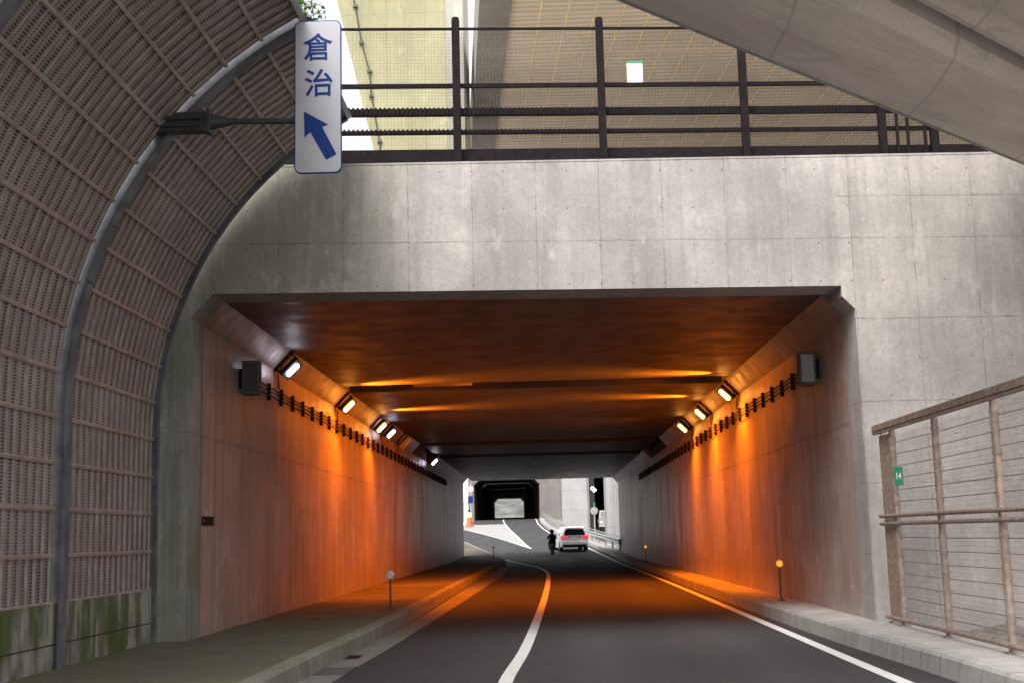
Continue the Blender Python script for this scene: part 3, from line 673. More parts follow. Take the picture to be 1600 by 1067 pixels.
# ------------------------------------------------------------------ tree behind the barrier top
tr = empty('tree', (-6.6, 34, 6.2), 'green leafy tree whose branch tip shows in the sky gap above the sign', 'tree')
m = MB(); m.tube([(-8.5, 34, 3), (-8.4, 34, 8), (-8.1, 34.1, 12)], [.22, .17, .1], 10)
for (a, b) in (((-8.3, 34, 9), (-6.9, 34, 14.6)), ((-8.2, 34, 10), (-9.8, 34.5, 14)), ((-8.1, 34.1, 12), (-7.6, 34.8, 16)), ((-6.9, 34, 14.3), (-6.05, 34, 15.6))): m.tube([a, ((a[0]+b[0])/2+.1, (a[1]+b[1])/2, (a[2]+b[2])/2), b], [.07, .045, .02], 6)
m.build('trunk', M['bark'], tr)
m = MB()
for (cx, cy, cz, rad, n) in ((-8.6, 34, 14.2, 1.7, 900), (-7.4, 34.3, 15.6, 1.3, 700), (-6.6, 34, 16.2, .75, 420), (-6.32, 33.9, 15.75, .32, 60)):
    for _ in range(n):
        d = Vector((random.gauss(0, 1), random.gauss(0, 1), random.gauss(0, 1))).normalized()*rad*random.random()**.4
        p = Vector((cx, cy, cz))+d; u = Vector((random.gauss(0, 1), random.gauss(0, 1), random.gauss(0, 1))).normalized(); v = u.orthogonal().normalized()
        s_ = random.uniform(.05, .1); m.add([p-u*s_, p+v*s_*.5, p+u*s_, p-v*s_*.5], [(0, 1, 2, 3)], random.choice((0, 0, 1)))
m.build('crown', [M['leaf'], M['leaf2']], tr, recalc=False)

# ------------------------------------------------------------------ tunnel lamps
def lamp(side, y, kind, label, en=1.0):
    X = XL if side < 0 else XR; sx = side
    base = Vector((X-sx*.16, y, 4.73))
    nrm = Vector((-sx*.70, 0, -.71)); tn = Vector((sx*.71, 0, -.70)); ey = Vector((0, 1, 0))
    L = empty('tunnel_lamp', tuple(base), label, 'tunnel lamp', {'na': 'orange sodium lamps along the haunches', 'led': 'white lamps along the left haunch', 'off': None}[kind])
    fwd = Vector((0, -.80, 0))+nrm*.60; fwd.normalize()      # the lamp looks across and back towards the portal
    upv = fwd.cross(tn).normalized()
    c = base+nrm*.24
    m = MB(); m.obox(c-fwd*.09, tn*.19, upv*.085, fwd*.075); m.obox(c-fwd*.01, tn*.2, upv*.09, fwd*.012); m.build('housing', M['dkgrey'] if kind != 'off' else M['dim'], L, bevel=.012)
    m = MB()
    for k_ in (-1, 1): m.obox(base+nrm*.11+tn*.2*k_-fwd*.1, tn*.012, ey*.03, nrm*.12)
    m.obox(base+nrm*.012, tn*.24, ey*.09, nrm*.01); m.build('bracket', M['black'], L)
    m = MB(); ln = .155 if kind == 'na' else .14
    for i_ in range(1):
        m.tube([c+fwd*.02-tn*ln, c+fwd*.02-tn*(ln-.03), c+fwd*.02+tn*(ln-.03), c+fwd*.02+tn*ln], [.025, .046, .046, .025], 12)
    m.build('lens', {'na': M['na'], 'led': M['led'], 'off': M['dim']}[kind], L, smooth=True)
    m = MB(); m.tube([base+nrm*.05-fwd*.1, Vector((X-sx*.03, y+.2, 4.50)), Vector((X-sx*.03, y+.25, 4.25))], .012, 6); m.build('cable', M['black'], L)
    if kind == 'off': return
    li = bpy.data.lights.new('lamp_light', 'AREA'); li.shape = 'RECTANGLE'; li.size = .42; li.size_y = .16
    li.color = (1, .175, .004) if kind == 'na' else (.92, .88, 1.0); li.energy = en; li.spread = R(132)
    lo = bpy.data.objects.new('lamp_light', li); COL.objects.link(lo); lo.parent = L
    pos = c+fwd*.10+nrm*.06
    dn = Vector((-sx*.62, .28, -.72)).normalized()
    q = Matrix((tn, dn.cross(tn)*-1, -dn)).transposed().to_quaternion()
    lo.rotation_mode = 'QUATERNION'; lo.rotation_quaternion = q; lo.location = pos-base
    if kind == 'na':                 # the same lamp washing down its own wall
        l3 = bpy.data.lights.new('wall_wash', 'AREA'); l3.shape = 'RECTANGLE'; l3.size = .3; l3.size_y = .1; l3.color = (1, .175, .004); l3.energy = 34 if sx < 0 else 50; l3.spread = R(120)
        o3 = bpy.data.objects.new('wall_wash', l3); COL.objects.link(o3); o3.parent = L
        d3 = Vector((sx*.30, -.12, -.90)).normalized(); o3.rotation_mode = 'QUATERNION'; o3.rotation_quaternion = (-d3).to_track_quat('Z', 'Y')
        o3.location = Vector((-sx*.55, -.25, -.12))
    if kind == 'na' and y < 36:      # stray light of the same lamp grazing the ceiling
        l2 = bpy.data.lights.new('lamp_spill', 'AREA'); l2.shape = 'RECTANGLE'; l2.size = .3; l2.size_y = .08; l2.color = (1, .21, .006); l2.energy = 60; l2.spread = R(55)
        o2 = bpy.data.objects.new('lamp_spill', l2); COL.objects.link(o2); o2.parent = L
        d2 = Vector((-sx*.96, -.16, .17)).normalized(); o2.rotation_mode = 'QUATERNION'; o2.rotation_quaternion = (-d2).to_track_quat('Z', 'Y')
        o2.location = Vector((-sx*.34, -1.25, -.06))
NA = 138
lamp(-1, 22.6, 'led', 'bright white lamp on the left haunch, nearest the portal above the dark speaker', 1.5)
lamp(-1, 29.2, 'na', 'orange lamp on the left haunch, first one beyond the nearest white lamp', NA)
lamp(-1, 35.1, 'na', 'orange lamp on the left haunch directly before the second white lamp', NA)
lamp(-1, 37.3, 'led', 'small white lamp on the left haunch right behind the second orange lamp', 2)
lamp(-1, 41.2, 'off', 'unlit pale lamp on the left haunch between two white lamps')
lamp(-1, 52.0, 'led', 'farthest white lamp on the left side, at the dark ceiling gap', 2)
lamp(1, 28.9, 'na', 'nearest and largest of the three orange lamps on the right haunch', NA)
lamp(1, 33.6, 'na', 'middle of the three orange lamps on the right haunch', NA)
lamp(1, 38.0, 'na', 'farthest of the three orange lamps on the right haunch', NA)

# ------------------------------------------------------------------ cable racks
for sx, y0, y1, zc, lab in ((-1, 20.7, 62, 4.10, 'dark cable rack running along the left tunnel wall below the lamps'), (1, 21.2, 60, 4.08, 'dark cable rack running along the right tunnel wall below the lamps')):
    X = XL if sx < 0 else XR
    e = empty('cable_rack', (X, y0, zc), lab, 'cable rack', 'cable racks on the tunnel walls')
    y = y0+.25; cnt = 0
    while y < y1:
        m = MB(); m.box(min(X-sx*.07, X-sx*.005), max(X-sx*.07, X-sx*.005), y-.014, y+.014, zc-.15, zc+.15); m.build('bracket', M['black'], e); y += 1.04
    for dz, r_ in ((-.07, .012), (.0, .010), (.07, .012)):
        m = MB(); pts = [(X-sx*(.085+.01*math.sin(yy)), yy, zc+dz-.02*abs(math.sin((yy-y0-.25)/1.04*math.pi))) for yy in rng(y0, y1, .35)]
        m.tube(pts, r_, 6); m.build('cable', M['black'], e)

# ------------------------------------------------------------------ speakers, plate
def speaker(x, y, z, sx, lab, fm):
    e = empty('wall_speaker', (x, y, z), lab, 'speaker', 'speaker boxes on the tunnel walls')
    m = MB(); prf = [(0, -.16), (0, .16), (-sx*.26, .10), (-sx*.26, -.10)]
    m.prism(prf, lambda a, b: (x+a, y+b, z-.27), lambda a, b: (x+a, y+b, z+.27)); m.build('cabinet', M['dkgrey'], e, bevel=.015)
    m = MB(); xa, xb = sorted((x-sx*.04, x-sx*.235)); m.add([(xa, y-.165+.02*(sx < 0)*0-.0, z-.22), (xb, y-.165, z-.22), (xb, y-.165, z+.22), (xa, y-.165, z+.22), (xa, y-.135, z-.22), (xb, y-.1, z-.22), (xb, y-.1, z+.22), (xa, y-.135, z+.22)], [(0, 1, 2, 3), (0, 4, 5, 1), (3, 2, 6, 7), (0, 3, 7, 4), (1, 5, 6, 2)]); m.build('grille', fm, e)
    m = MB(); xa, xb = sorted((x, x+sx*.07)); m.box(xa, xb, y-.06, y+.06, z-.15, z+.15); m.build('bracket', M['black'], e)
speaker(XL+.07, 20.0, 4.09, -1, 'dark grey box speaker high on the left tunnel wall', M['dkgrey'])
speaker(XR-.07, 20.5, 4.05, 1, 'dark box speaker with a lit front coloured pale high on the right tunnel wall', M['grey'])  # light on this front is put into the paler grille colour
M['plate'] = plain('dark_name_plate', (.018, .008, .008), .7, 0, .4, 30, spec=.15)
e = empty('name_plate', (XL+.02, 17.75, 1.81), 'small dark metal plate fixed low on the left tunnel wall near the portal', 'plate')
m = MB(); m.box(XL+.002, XL+.025, 17.83, 18.42, 1.745, 1.875); m.build('plate', M['plate'], e, bevel=.004)
m = MB()
for yy in (17.86, 18.39): m.box(XL+.026, XL+.033, yy-.01, yy+.01, 1.80, 1.82)
m.build('screw', M['galv'], e)

# ------------------------------------------------------------------ delineator posts
def delin(x, y, z, h, rad, hm, lab):
    e = empty('delineator_post', (x, y, z), lab, 'reflector post', 'reflector posts on the kerbs')
    m = MB(); m.lathe([(.07, 0), (.07, .012), (.03, .03), (.0165, .05), (.0165, h-rad)], (x, y, z), 12); m.build('post', M['dkgrey'], e)
    m = MB(); zc = z+h
    m.tube([(x, y-.035, zc), (x, y-.028, zc), (x, y+.028, zc), (x, y+.035, zc)], [rad*.7, rad, rad, rad*.7], 18); m.build('reflector', hm, e, smooth=False)
    m = MB(); m.tube([(x, y-.027, zc), (x, y+.02, zc)], rad+.012, 18); m.build('rim', M['refl'] if hm is M['refl'] else M['brownlight'], e)
delin(-2.91, 23.7, KH, .62, .062, M['refl'], 'reflector post with a round white head on the left footway')
delin(4.2, 23.4, KH, .66, .058, M['amber'], 'reflector post with a round amber head near the right tunnel wall')
delin(4.22, 55, KH, .66, .06, M['amber'], 'far small reflector post with an orange head on the right footway')
delin(-2.9, 69.5, prof(69.5)+KH, .62, .05, M['refl'], 'far reflector post at the left tunnel exit beside the kerb')

# ------------------------------------------------------------------ gutter grates
def grate(y, lab, w_=.30, l_=.55, slots=True):
    x = kerbL(y)+.06; e = empty('drain_grate', (x, y, .006), lab, 'drain grate', 'drain grates in the left gutter')
    m = MB(); m.box(x, x+w_, y, y+l_, .0055, .0075); m.build('pit', M['black'], e)
    m = MB(); m.box(x-.02, x, y-.02, y+l_+.02, .0055, .013); m.box(x+w_, x+w_+.02, y-.02, y+l_+.02, .0055, .013)
    if slots:
        q = y
        while q < y+l_: m.box(x, x+w_, q, q+.022, .0085, .012); q += .05
    m.build('bars', M['iron'], e)
grate(14.5, 'wide barred drain grate in the left gutter, the nearer one', .34, .8)
grate(16.35, 'small open drain slot in the left gutter, the farther one', .16, .5, False)

# ------------------------------------------------------------------ side fence at the right
sf = empty('side_fence', (4.6, 15, KH), 'brown post and wire fence standing on the right kerb in front of the wing wall', 'fence')
FX, FT = 4.60, 2.87
pys = [17.52, 16.85, 15.0, 13.0, 11.0, 9.0]
for i, y in enumerate(pys):
    m = MB(); x = FX+(.06 if i == 0 else 0)
    m.tube([(x, y, KH), (x, y, FT-.02), (x, y, FT)], [.042, .042, .03], 10)
    m.box(x-.07, x+.07, y-.07, y+.07, KH, KH+.02)
    z = KH+.3
    while z < FT-.1: m.tube([(x, y, z), (x, y, z+.03)], .05, 10); z += .42
    m.build('post', M['fencebrown'], sf)
def yrail(z, r_, y0, y1, name='rail', dx=0, mat=None):
    m = MB(); m.tube([(FX+dx, y0, z), (FX+dx, y1, z)], r_, 8); m.build(name, mat or M['fencebrown'], sf)
m = MB(); m.box(FX-.10, FX-.045, 9, 17.5, 2.775, 2.86); m.box(FX-.09, FX-.045, 9, 17.5, 2.735, 2.772); m.build('top_rail', M['fencebrown'], sf, bevel=.006)
for z, r_, dx in ((1.63, .024, -.055), (1.53, .024, -.055), (.30, .026, -.055)):
    yrail(z, r_, 9, 17.5, dx=dx)
for i in range(5): pass
m = MB()
z = .42
while z < 2.7:
    if abs(z-1.58) > .09: m.tube([(FX+.03, 9, z), (FX+.03, 11, z-.006), (FX+.03, 13, z), (FX+.03, 15, z-.006), (FX+.03, 16.8, z)], .0045, 5)
    z += .155
m.build('wire', M['wire'], sf)
m = MB(); y = 9.0
while y < 16.8: m.box(FX+.034, FX+.036, y-.0007, y+.0007, .33, 2.7); y += .05
z = .36
while z < 2.7: m.box(FX+.034, FX+.036, 9.0, 16.8, z-.0007, z+.0007); z += .05
m.build('wire_mesh', M['wire'], sf)
m = MB()
y = 16.9
while y < 17.5: m.box(FX+.0, FX+.012, y, y+.028, .32, 2.72); y += .042
m.build('end_panel', M['fencebrown'], sf)
km = empty('kilometre_plate', (FX-.07, 16.72, 2.0), 'small green plate reading 14 fixed on the side fence near its end post', 'marker plate')
m = MB(); m.prism([(-.04, 2.02), (.085, 2.02), (.085, 2.26), (-.04, 2.26)], lambda a, z: (FX-.02+a*.95, 16.66+a*.15, z), lambda a, z: (FX-.02+a*.95, 16.67+a*.15, z)); m.build('plate', M['green'], km)
text_mesh('14', .13, .001, 'lettering', M['whitep'], km, (.071, -.061, .14), (R(90), 0, R(9)), sx=.62)

# ------------------------------------------------------------------ beyond the underpass
# far tunnel
ft = empty('far_tunnel', (-5, 170, prof(170)), 'dark rectangular tunnel mouth far ahead beyond the underpass', 'tunnel')
def ftx(y): return -9.55-.0272*(y-170), -.75-.0272*(y-170)
m = MB()
zt = prof(170)+5.7; zb = prof(170)-.5
a, b = ftx(170)
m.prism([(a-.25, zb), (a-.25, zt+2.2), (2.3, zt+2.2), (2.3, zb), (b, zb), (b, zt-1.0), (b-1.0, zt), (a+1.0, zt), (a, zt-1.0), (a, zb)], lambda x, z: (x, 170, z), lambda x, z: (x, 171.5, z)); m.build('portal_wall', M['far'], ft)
for (y0, y1) in ((171.51, 205), (205.7, 248), (248.5, 300), (300.5, 390)):
    m = MB(); n = 2
    def sec(y):
        a, b = ftx(y); z = prof(y); return [(a, z-.3), (a, z+4.7), (a+1.0, z+5.7), (b-1.0, z+5.7), (b, z+4.7), (b, z-.3)]
    def seco(y):
        a, b = ftx(y); z = prof(y); return [(a-.6, z-.3), (a-.6, z+5.3), (a+.8, z+6.3), (b-.8, z+6.3), (b+.6, z+5.3), (b+.6, z-.3)]
    m.ribbon([y0, y1], sec); m.ribbon([y0, y1], seco)
    for y in (y0, y1):
        s1_, s2_ = sec(y), seco(y)
        for i in range(5): m.add([(s1_[i][0], y, s1_[i][1]), (s1_[i+1][0], y, s1_[i+1][1]), (s2_[i+1][0], y, s2_[i+1][1]), (s2_[i][0], y, s2_[i][1])], [(0, 1, 2, 3)])
    m.build('tunnel_segment', M['farin'], ft, recalc=False)
m = MB()
for y0, y1 in ((205, 205.7), (248, 248.5), (300, 300.5)):
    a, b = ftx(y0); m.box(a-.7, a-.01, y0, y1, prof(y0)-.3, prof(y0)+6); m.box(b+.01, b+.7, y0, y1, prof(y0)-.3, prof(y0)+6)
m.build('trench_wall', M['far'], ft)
m = MB(); a, b = ftx(170); m.box(a+1.4, a+3.4, 171.9, 171.99, zt-.15, zt+.35); m.build('fascia_plate', M['whitep'], ft)

# pillars right of the road
for (x0, x1, y0, y1, lab) in ((1.55, 4.12, 120, 123, 'wide pale concrete pillar between the far tunnel and the dark opening'), (4.25, 8.5, 89.5, 93, 'pale ribbed concrete pillar at the right edge of the underpass exit')):
    e = empty('concrete_pillar', ((x0+x1)/2, (y0+y1)/2, prof(y0)), lab, 'pillar', 'pillars beyond the underpass')
    m = MB(); c_ = .22
    m.prism([(x0+c_, y0), (x1-c_, y0), (x1, y0+c_), (x1, y1-c_), (x1-c_, y1), (x0+c_, y1), (x0, y1-c_), (x0, y0+c_)], lambda x, y: (x, y, prof(y0)-.3), lambda x, y: (x, y, 11)); m.build('shaft', M['pillar'], e)
    if x1 > 5:
        for q in (.38, .62): m = MB(); m.box(x0+q, x0+q+.07, y0-.06, y0-.005, prof(y0), 11); m.build('downpipe', M['grey'], e)
# underpass of the other carriageway: a dark roofed box
ot = empty('side_underpass', (8, 128, prof(128)), 'black unlit opening between the two pale pillars', 'underpass')
m = MB(); z0 = prof(128)-.4
m.box(4.3, 4.8, 124.5, 175, z0, 12); m.box(14.5, 15, 124.5, 175, z0, 12); m.box(4.81, 14.49, 174, 175, z0, 12); m.box(4.3, 15, 124.5, 175, 12.01, 12.6); m.box(9.0, 14.49, 124.5, 125.3, z0, 12)
m.build('walls', M['darkc'], ot)
e = empty('round_lamp', (4.1, 100, 5.0), 'small white lamp glowing in the dark opening above the round sign', 'lamp')
m = MB(); m.obox((3.88, 103, 5.02), (.15, 0, -.16), (0, .1, 0), (.08, 0, .08)); m.build('lens', M['led'], e, bevel=.03)
m = MB(); m.obox((3.93, 103.16, 5.07), (.19, 0, -.2), (0, .05, 0), (.1, 0, .1)); m.tube([(3.93, 103.2, 5.07), (3.93, 103.2, 2)], .03, 6); m.build('housing', M['black'], e)
# round sign on a post
e = empty('round_sign', (3.74, 99, prof(99)), 'round grey sign seen on a pale post in front of the dark opening', 'sign')
m = MB(); m.tube([(3.74, 99, prof(99)-.1), (3.76, 99, 3.65)], .055, 10); m.build('post', M['galv'], e)
m = MB(); m.tube([(3.74, 98.9, 3.22), (3.74, 98.94, 3.22)], .29, 20); m.build('disc', M['galv'], e)
m = MB(); m.tube([(3.74, 98.87, 3.22), (3.74, 98.899, 3.22)], .19, 20); m.build('disc_centre', M['grey'], e)
m = MB(); m.box(3.67, 3.83, 98.93, 99.02, 3.62, 3.86); m.build('cap', M['green'], e)

# guardrail
gr = empty('guardrail', (kerbR(90)+.5, 90, prof(90)), 'long grey steel guardrail along the right kerb beyond the underpass', 'guardrail')
gx = lambda y: kerbR(y)+.42
yy = rng(76.5, 165, 1.0); m = MB()
gz = lambda y: prof(y)+KH
m.ribbon(yy, lambda y: [(gx(y)+.03, gz(y)+.40), (gx(y)-.03, gz(y)+.46), (gx(y)+.02, gz(y)+.53), (gx(y)+.02, gz(y)+.59), (gx(y)-.03, gz(y)+.66), (gx(y)+.03, gz(y)+.72), (gx(y)+.06, gz(y)+.72), (gx(y)+.06, gz(y)+.40)])
m.build('beam', M['galv'], gr, recalc=False)
y = 77
while y < 165:
    m = MB(); m.tube([(gx(y)+.12, y, gz(y)-.05), (gx(y)+.12, y, gz(y)+.7)], .055, 8); m.build('post', M['grey'], gr); y += 4
m = MB(); m.ribbon(yy, lambda y: [(gx(y)-.02, gz(y)+.86), (gx(y)+.01, gz(y)+.89), (gx(y)+.04, gz(y)+.86), (gx(y)+.01, gz(y)+.83), (gx(y)-.02, gz(y)+.86)]); m.build('top_pipe', M['galv'], gr, recalc=False)

# beacon cone, sign post and pale column at the far left
cy = 142; cz = prof(cy); cx_ = -8.55
e = empty('warning_beacon', (cx_, cy, cz), 'orange traffic cone topped by a lit amber beacon at the far left branch', 'traffic cone')
m = MB(); m.lathe([(.55, 0), (.55, .08), (.42, .1), (.34, .5), (.27, 1.0), (.2, 1.1)], (cx_, cy, cz), 16); m.build('cone', M['orangep'], e)
m = MB(); m.lathe([(.10, 1.1), (.22, 1.14), (.24, 1.35), (.2, 1.56), (.1, 1.6)], (cx_, cy, cz), 14); m.build('beacon', M['bcn'], e)
m = MB(); m.lathe([(.10, 1.6), (.12, 1.9), (.02, 1.98)], (cx_, cy, cz), 10); m.build('cap', M['black'], e)
e = empty('round_sign', (-8.65, 147, prof(147)), 'faded red round sign over a small blue plate beside the far tunnel mouth', 'sign')
m = MB(); m.tube([(-8.65, 147, prof(147)-.1), (-8.65, 147, 7.6)], .06, 8); m.build('post', M['galv'], e)
m = MB(); m.tube([(-8.65, 146.9, 6.9), (-8.65, 146.93, 6.9)], .42, 20); m.build('disc', M['pink'], e)
m = MB(); m.tube([(-8.65, 146.87, 6.9), (-8.65, 146.899, 6.9)], .26, 20); m.build('disc_centre', M['whitep'], e)
m = MB(); m.box(-8.95, -8.35, 146.9, 146.94, 5.3, 6.1); m.build('plate', M['blue'], e)
for (x, y, r_, lab) in ((-9.35, 150, .30, 'pale round column standing behind the warning beacon'), (-9.2, 128, .16, 'thin pale column at the left edge of the underpass exit')):
    e = empty('white_column', (x, y, prof(y)), lab, 'column', 'pale columns at the far left')
    m = MB(); m.lathe([(r_*1.5, -.2), (r_*1.5, .25), (r_, .3), (r_, 9.5)], (x, y, prof(y)), 16); m.build('shaft', M['whitep'], e, smooth=False)
    m = MB(); m.lathe([(r_+.03, 2.5), (r_+.03, 2.62)], (x, y, prof(y)), 16); m.build('band', M['grey'], e)

# ------------------------------------------------------------------ vehicles
def car_shell(L, W, H, prof_pts, glass_z):
    pass
def wagon(name, loc, rz, lab):
    e = empty(name, loc, lab, 'car', None, rz)
    L, W, H = 4.6, 1.76, 1.50
    # stations along the length: (y, half width low, half width mid, half width roof, z_sill, z_belt, z_roof)
    st = [(-2.28, .74, .80, .60, .38, .86, .95), (-2.20, .82, .86, .60, .26, .93, 1.32), (-1.95, .84, .87, .60, .24, .97, 1.44), (-1.0, .85, .88, .62, .22, .97, 1.50),
          (0, .86, .88, .62, .22, .94, 1.50), (.7, .86, .88, .60, .22, .92, 1.42), (1.25, .85, .87, .70, .22, .91, .99), (1.9, .83, .84, .66, .24, .80, .86), (2.22, .74, .76, .6, .32, .62, .70), (2.32, .6, .64, .5, .4, .55, .6)]
    m = MB(); rings = []
    for (y, a, b, c, zs, zb, zr) in st:
        rings.append([(-a, y, zs), (-b, y, (zs+zb)/2), (-b+.01, y, zb), (-(b+c)/2-.04, y, zb+(zr-zb)*.55), (-c, y, zr-.03), (-c*.6, y, zr), (c*.6, y, zr), (c, y, zr-.03), ((b+c)/2+.04, y, zb+(zr-zb)*.55), (b-.01, y, zb), (b, y, (zs+zb)/2), (a, y, zs)])
    for r0, r1 in zip(rings, rings[1:]):
        n = len(r0)
        for i in range(n): m.add([r0[i], r0[(i+1) % n], r1[(i+1) % n], r1[i]], [(0, 1, 2, 3)])
    m.add(rings[0], [tuple(range(12))]); m.add(rings[-1], [tuple(range(12))[::-1]])
    m2 = m.build('body', M['carw'], e, local=True); bm = bmesh.new(); bm.from_mesh(m2.data); bmesh.ops.remove_doubles(bm, verts=bm.verts, dist=.001); bmesh.ops.recalc_face_normals(bm, faces=bm.faces); bm.to_mesh(m2.data); bm.free()
    q = MB(); q.add([(-.66, -2.285, .97), (.66, -2.285, .97), (.55, -2.20, 1.34), (-.55, -2.20, 1.34), (-.66, -2.22, .97), (.66, -2.22, .97), (.55, -2.12, 1.34), (-.55, -2.12, 1.34)], [(0, 1, 2, 3), (0, 4, 5, 1), (3, 2, 6, 7), (0, 3, 7, 4), (1, 5, 6, 2)]); q.build('rear_window', M['glass'], e, local=True)
    q = MB(); q.add([(-.58, -2.30, 1.40), (.58, -2.30, 1.40), (.6, -1.95, 1.485), (-.6, -1.95, 1.485), (-.58, -2.30, 1.43), (.58, -2.30, 1.43), (.6, -1.95, 1.515), (-.6, -1.95, 1.515)], [(0, 1, 2, 3), (4, 7, 6, 5), (0, 4, 5, 1), (1, 5, 6, 2), (0, 3, 7, 4)]); q.build('spoiler', M['carw'], e, local=True)
    for s_ in (-1, 1):
        q = MB(); xs_ = s_
        q.add([(xs_*.885, -1.7, 1.0), (xs_*.885, .75, .98), (xs_*.70, .45, 1.36), (xs_*.70, -1.6, 1.38)], [(0, 1, 2, 3)]); q.add([(xs_*.87, -1.7, 1.0), (xs_*.87, .75, .98), (xs_*.66, .45, 1.36), (xs_*.66, -1.6, 1.38)], [(3, 2, 1, 0)]); q.build('side_window', M['glass'], e, local=True)
        q = MB(); a_, b_ = sorted((s_*.86, s_*.47)); q.box(a_, b_, -2.32, -2.19, .78, .95); q.build('tail_light', M['redlens'], e, local=True, bevel=.02)
        q = MB(); a_, b_ = sorted((s_*.90, s_*1.02)); q.box(a_, b_, .6, .72, .95, 1.1); q.build('mirror', M['carw'], e, local=True, bevel=.02)
        for y in (-1.4, 1.42):
            a_, b_ = sorted((s_*.66, s_*.885)); q = MB(); q.tube([(a_, y, .32), (a_+.02, y, .32), (b_-.02, y, .32), (b_, y, .32)], [.29, .32, .32, .29], 20); wh = q.build('wheel', M['tyre'], e, local=True)
            q = MB(); a_, b_ = sorted((s_*.875, s_*.895)); q.tube([(a_, y, .32), (b_, y, .32)], .2, 16); q.build('rim', M['galv'], wh, local=True)
    q = MB(); q.box(-.80, .80, -2.36, -2.2, .40, .60); q.build('rear_bumper', M['carw'], e, local=True, bevel=.03)
    q = MB(); q.box(-.70, .70, -2.33, -2.1, .24, .385); q.build('diffuser', M['black'], e, local=True)
    q = MB(); q.box(-.17, .17, -2.315, -2.29, .72, .87); q.build('number_plate', M['whitep'], e, local=True)
    q = MB(); q.box(-.42, .42, -2.325, -2.29, .89, .915); q.build('trim_strip', M['galv'], e, local=True)
    return e
cyy = 83.5
wc = wagon('car', (1.55, cyy+.3, prof(cyy)), R(5.5), 'white estate car with lit red tail lights driving away beyond the underpass')
wc.scale = (1.03, 1.03, 1.03)
# motorcycle and rider left of the car
mx, my = .33, 79.0; mz = prof(my)
e = empty('motorcycle', (mx, my, mz), 'dark scooter riding just left of the white car', 'motorcycle', None, R(4))
for y in (-.62, .62):
    q = MB(); q.tube([(-.05, y, .28), (.05, y, .28)], .27, 18); q.build('wheel', M['tyre'], e, local=True)
q = MB(); q.obox((0, -.1, .48), (.14, 0, 0), (0, .55, .02), (0, 0, .12)); q.obox((0, .45, .62), (.17, 0, 0), (0, .06, -.04), (0, .12, .3)); q.build('fairing', M['jacket'], e, local=True, bevel=.04)
q = MB(); q.obox((0, -.3, .72), (.13, 0, 0), (0, .33, 0), (0, 0, .05)); q.build('seat', M['black'], e, local=True, bevel=.03)
q = MB(); q.tube([(-.33, .38, 1.0), (0, .45, .95), (.33, .38, 1.0)], .02, 8); q.tube([(0, .45, .95), (0, .62, .28)], .03, 8); q.build('handlebar', M['dkgrey'], e, local=True)
q = MB(); q.box(-.07, .07, -.78, -.72, .58, .66); q.build('tail_light', M['pink'], e, local=True)
q = MB(); q.box(-.17, .17, -.8, -.5, .80, 1.05); q.build('luggage_box', M['black'], e, local=True, bevel=.03)
pe = empty('person', (mx, my, mz), 'rider in dark clothes and helmet seated on the scooter beside the car', 'person', None, R(4))
def skinned(name, verts, edges, radii, mat, parent):
    me = bpy.data.meshes.new(name); me.from_pydata([Vector(v) for v in verts], edges, []); o = bpy.data.objects.new(name, me); COL.objects.link(o)
    md = o.modifiers.new('s', 'SKIN'); md.use_smooth_shade = True
    for i, r_ in enumerate(radii): me.skin_vertices[0].data[i].radius = (r_, r_) if not isinstance(r_, tuple) else r_
    me.skin_vertices[0].data[0].use_root = True
    o.modifiers.new('u', 'SUBSURF').levels = 1
    dg = bpy.context.evaluated_depsgraph_get(); dg.update(); nm = bpy.data.meshes.new_from_object(o.evaluated_get(dg)); bpy.data.objects.remove(o)
    nm.materials.clear(); nm.materials.append(mat); ob = bpy.data.objects.new(name, nm); COL.objects.link(ob); ob.parent = parent; return ob
vs = [(0, -.30, .76), (0, -.24, .92), (0, -.12, 1.10), (0, -.03, 1.21), (0, .03, 1.30), (0, .06, 1.38),
      (.19, -.06, 1.17), (.27, .10, .99), (.30, .36, 1.0), (-.19, -.06, 1.17), (-.27, .10, .99), (-.30, .36, 1.0),
      (.12, -.22, .80), (.19, .22, .80), (.15, .12, .38), (.15, .24, .33), (-.12, -.22, .80), (-.19, .22, .80), (-.15, .12, .38), (-.15, .24, .33)]
ed = [(0, 1), (1, 2), (2, 3), (3, 4), (4, 5), (3, 6), (6, 7), (7, 8), (3, 9), (9, 10), (10, 11), (0, 12), (12, 13), (13, 14), (14, 15), (0, 16), (16, 17), (17, 18), (18, 19)]
rd = [.16, .15, .18, .13, .06, .08, .07, .055, .04, .07, .055, .04, .1, .085, .055, .045, .1, .085, .055, .045]
skinned('body', vs, ed, rd, M['jacket'], pe)
q = MB(); q.lathe([(.03, -.14), (.10, -.12), (.135, -.02), (.13, .06), (.09, .13), (.02, .155)], (0, .08, 1.40), 16); q.build('helmet', M['black'], pe, local=True, smooth=True)
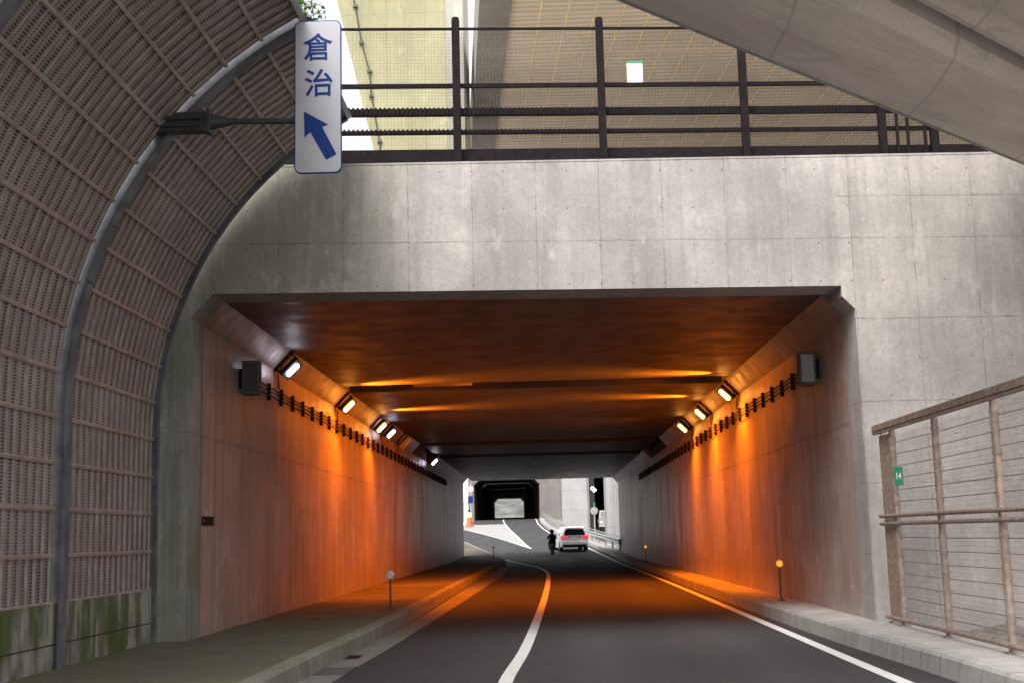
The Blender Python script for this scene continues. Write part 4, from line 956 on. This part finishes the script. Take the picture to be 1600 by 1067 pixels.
q = MB(); q.obox((0, .20, 1.40), (.09, 0, 0), (0, .02, 0), (0, 0, .045)); q.build('visor', M['glass'], pe, local=True, bevel=.01)
# lorry in the dark opening
ly = 118; lx = 5.75; lz = prof(ly)
e = empty('truck', (lx, ly, lz), 'small cream truck coming out of the dark opening on the other carriageway', 'truck')
q = MB(); q.box(-.85, .85, 0, 1.5, .45, 1.28); q.add([(-.85, 0, 1.28), (.85, 0, 1.28), (.85, 1.5, 1.28), (-.85, 1.5, 1.28), (-.76, .25, 1.92), (.76, .25, 1.92), (.76, 1.5, 1.95), (-.76, 1.5, 1.95)], [(4, 5, 6, 7), (0, 1, 5, 4), (1, 2, 6, 5), (2, 3, 7, 6), (3, 0, 4, 7)])
M['cream'] = plain('cream_paint', (.20, .19, .165), .5)
q.build('cab', M['cream'], e, local=True)
q = MB(); q.add([(-.72, .015, 1.33), (.72, .015, 1.33), (.66, .2, 1.82), (-.66, .2, 1.82)], [(0, 1, 2, 3)]); q.add([(-.72, .05, 1.33), (.72, .05, 1.33), (.66, .25, 1.82), (-.66, .25, 1.82)], [(3, 2, 1, 0)]); q.build('windscreen', M['glass'], e, local=True)
q = MB(); q.box(-.85, .85, 1.6, 4.3, .75, 1.15); q.build('cargo_bed', M['cream'], e, local=True)
q = MB(); q.box(-.86, .86, -.06, .1, .42, .62); q.build('bumper', M['grey'], e, local=True)
for s_ in (-1, 1):
    q = MB(); a_, b_ = sorted((s_*.55, s_*.8)); q.box(a_, b_, -.02, .05, .75, .93); q.build('headlight', M['refl'], e, local=True, bevel=.01)
    for y in (.6, 3.5):
        q = MB(); a_, b_ = sorted((s_*.62, s_*.84)); q.tube([(a_, y, .32), (b_, y, .32)], .32, 16); q.build('wheel', M['tyre'], e, local=True)
# the other carriageway's road
m = MB(); m.ribbon(rng(80, 174, 2), lambda y: [(max(rin(y)+.02, 4.0 if y < 124 else 4.81), prof(y)-.03), (14.4, prof(y)-.03)])
tag(m.build('road', M['asphalt'], recalc=False), kind='structure')
print('objects', len(bpy.data.objects))
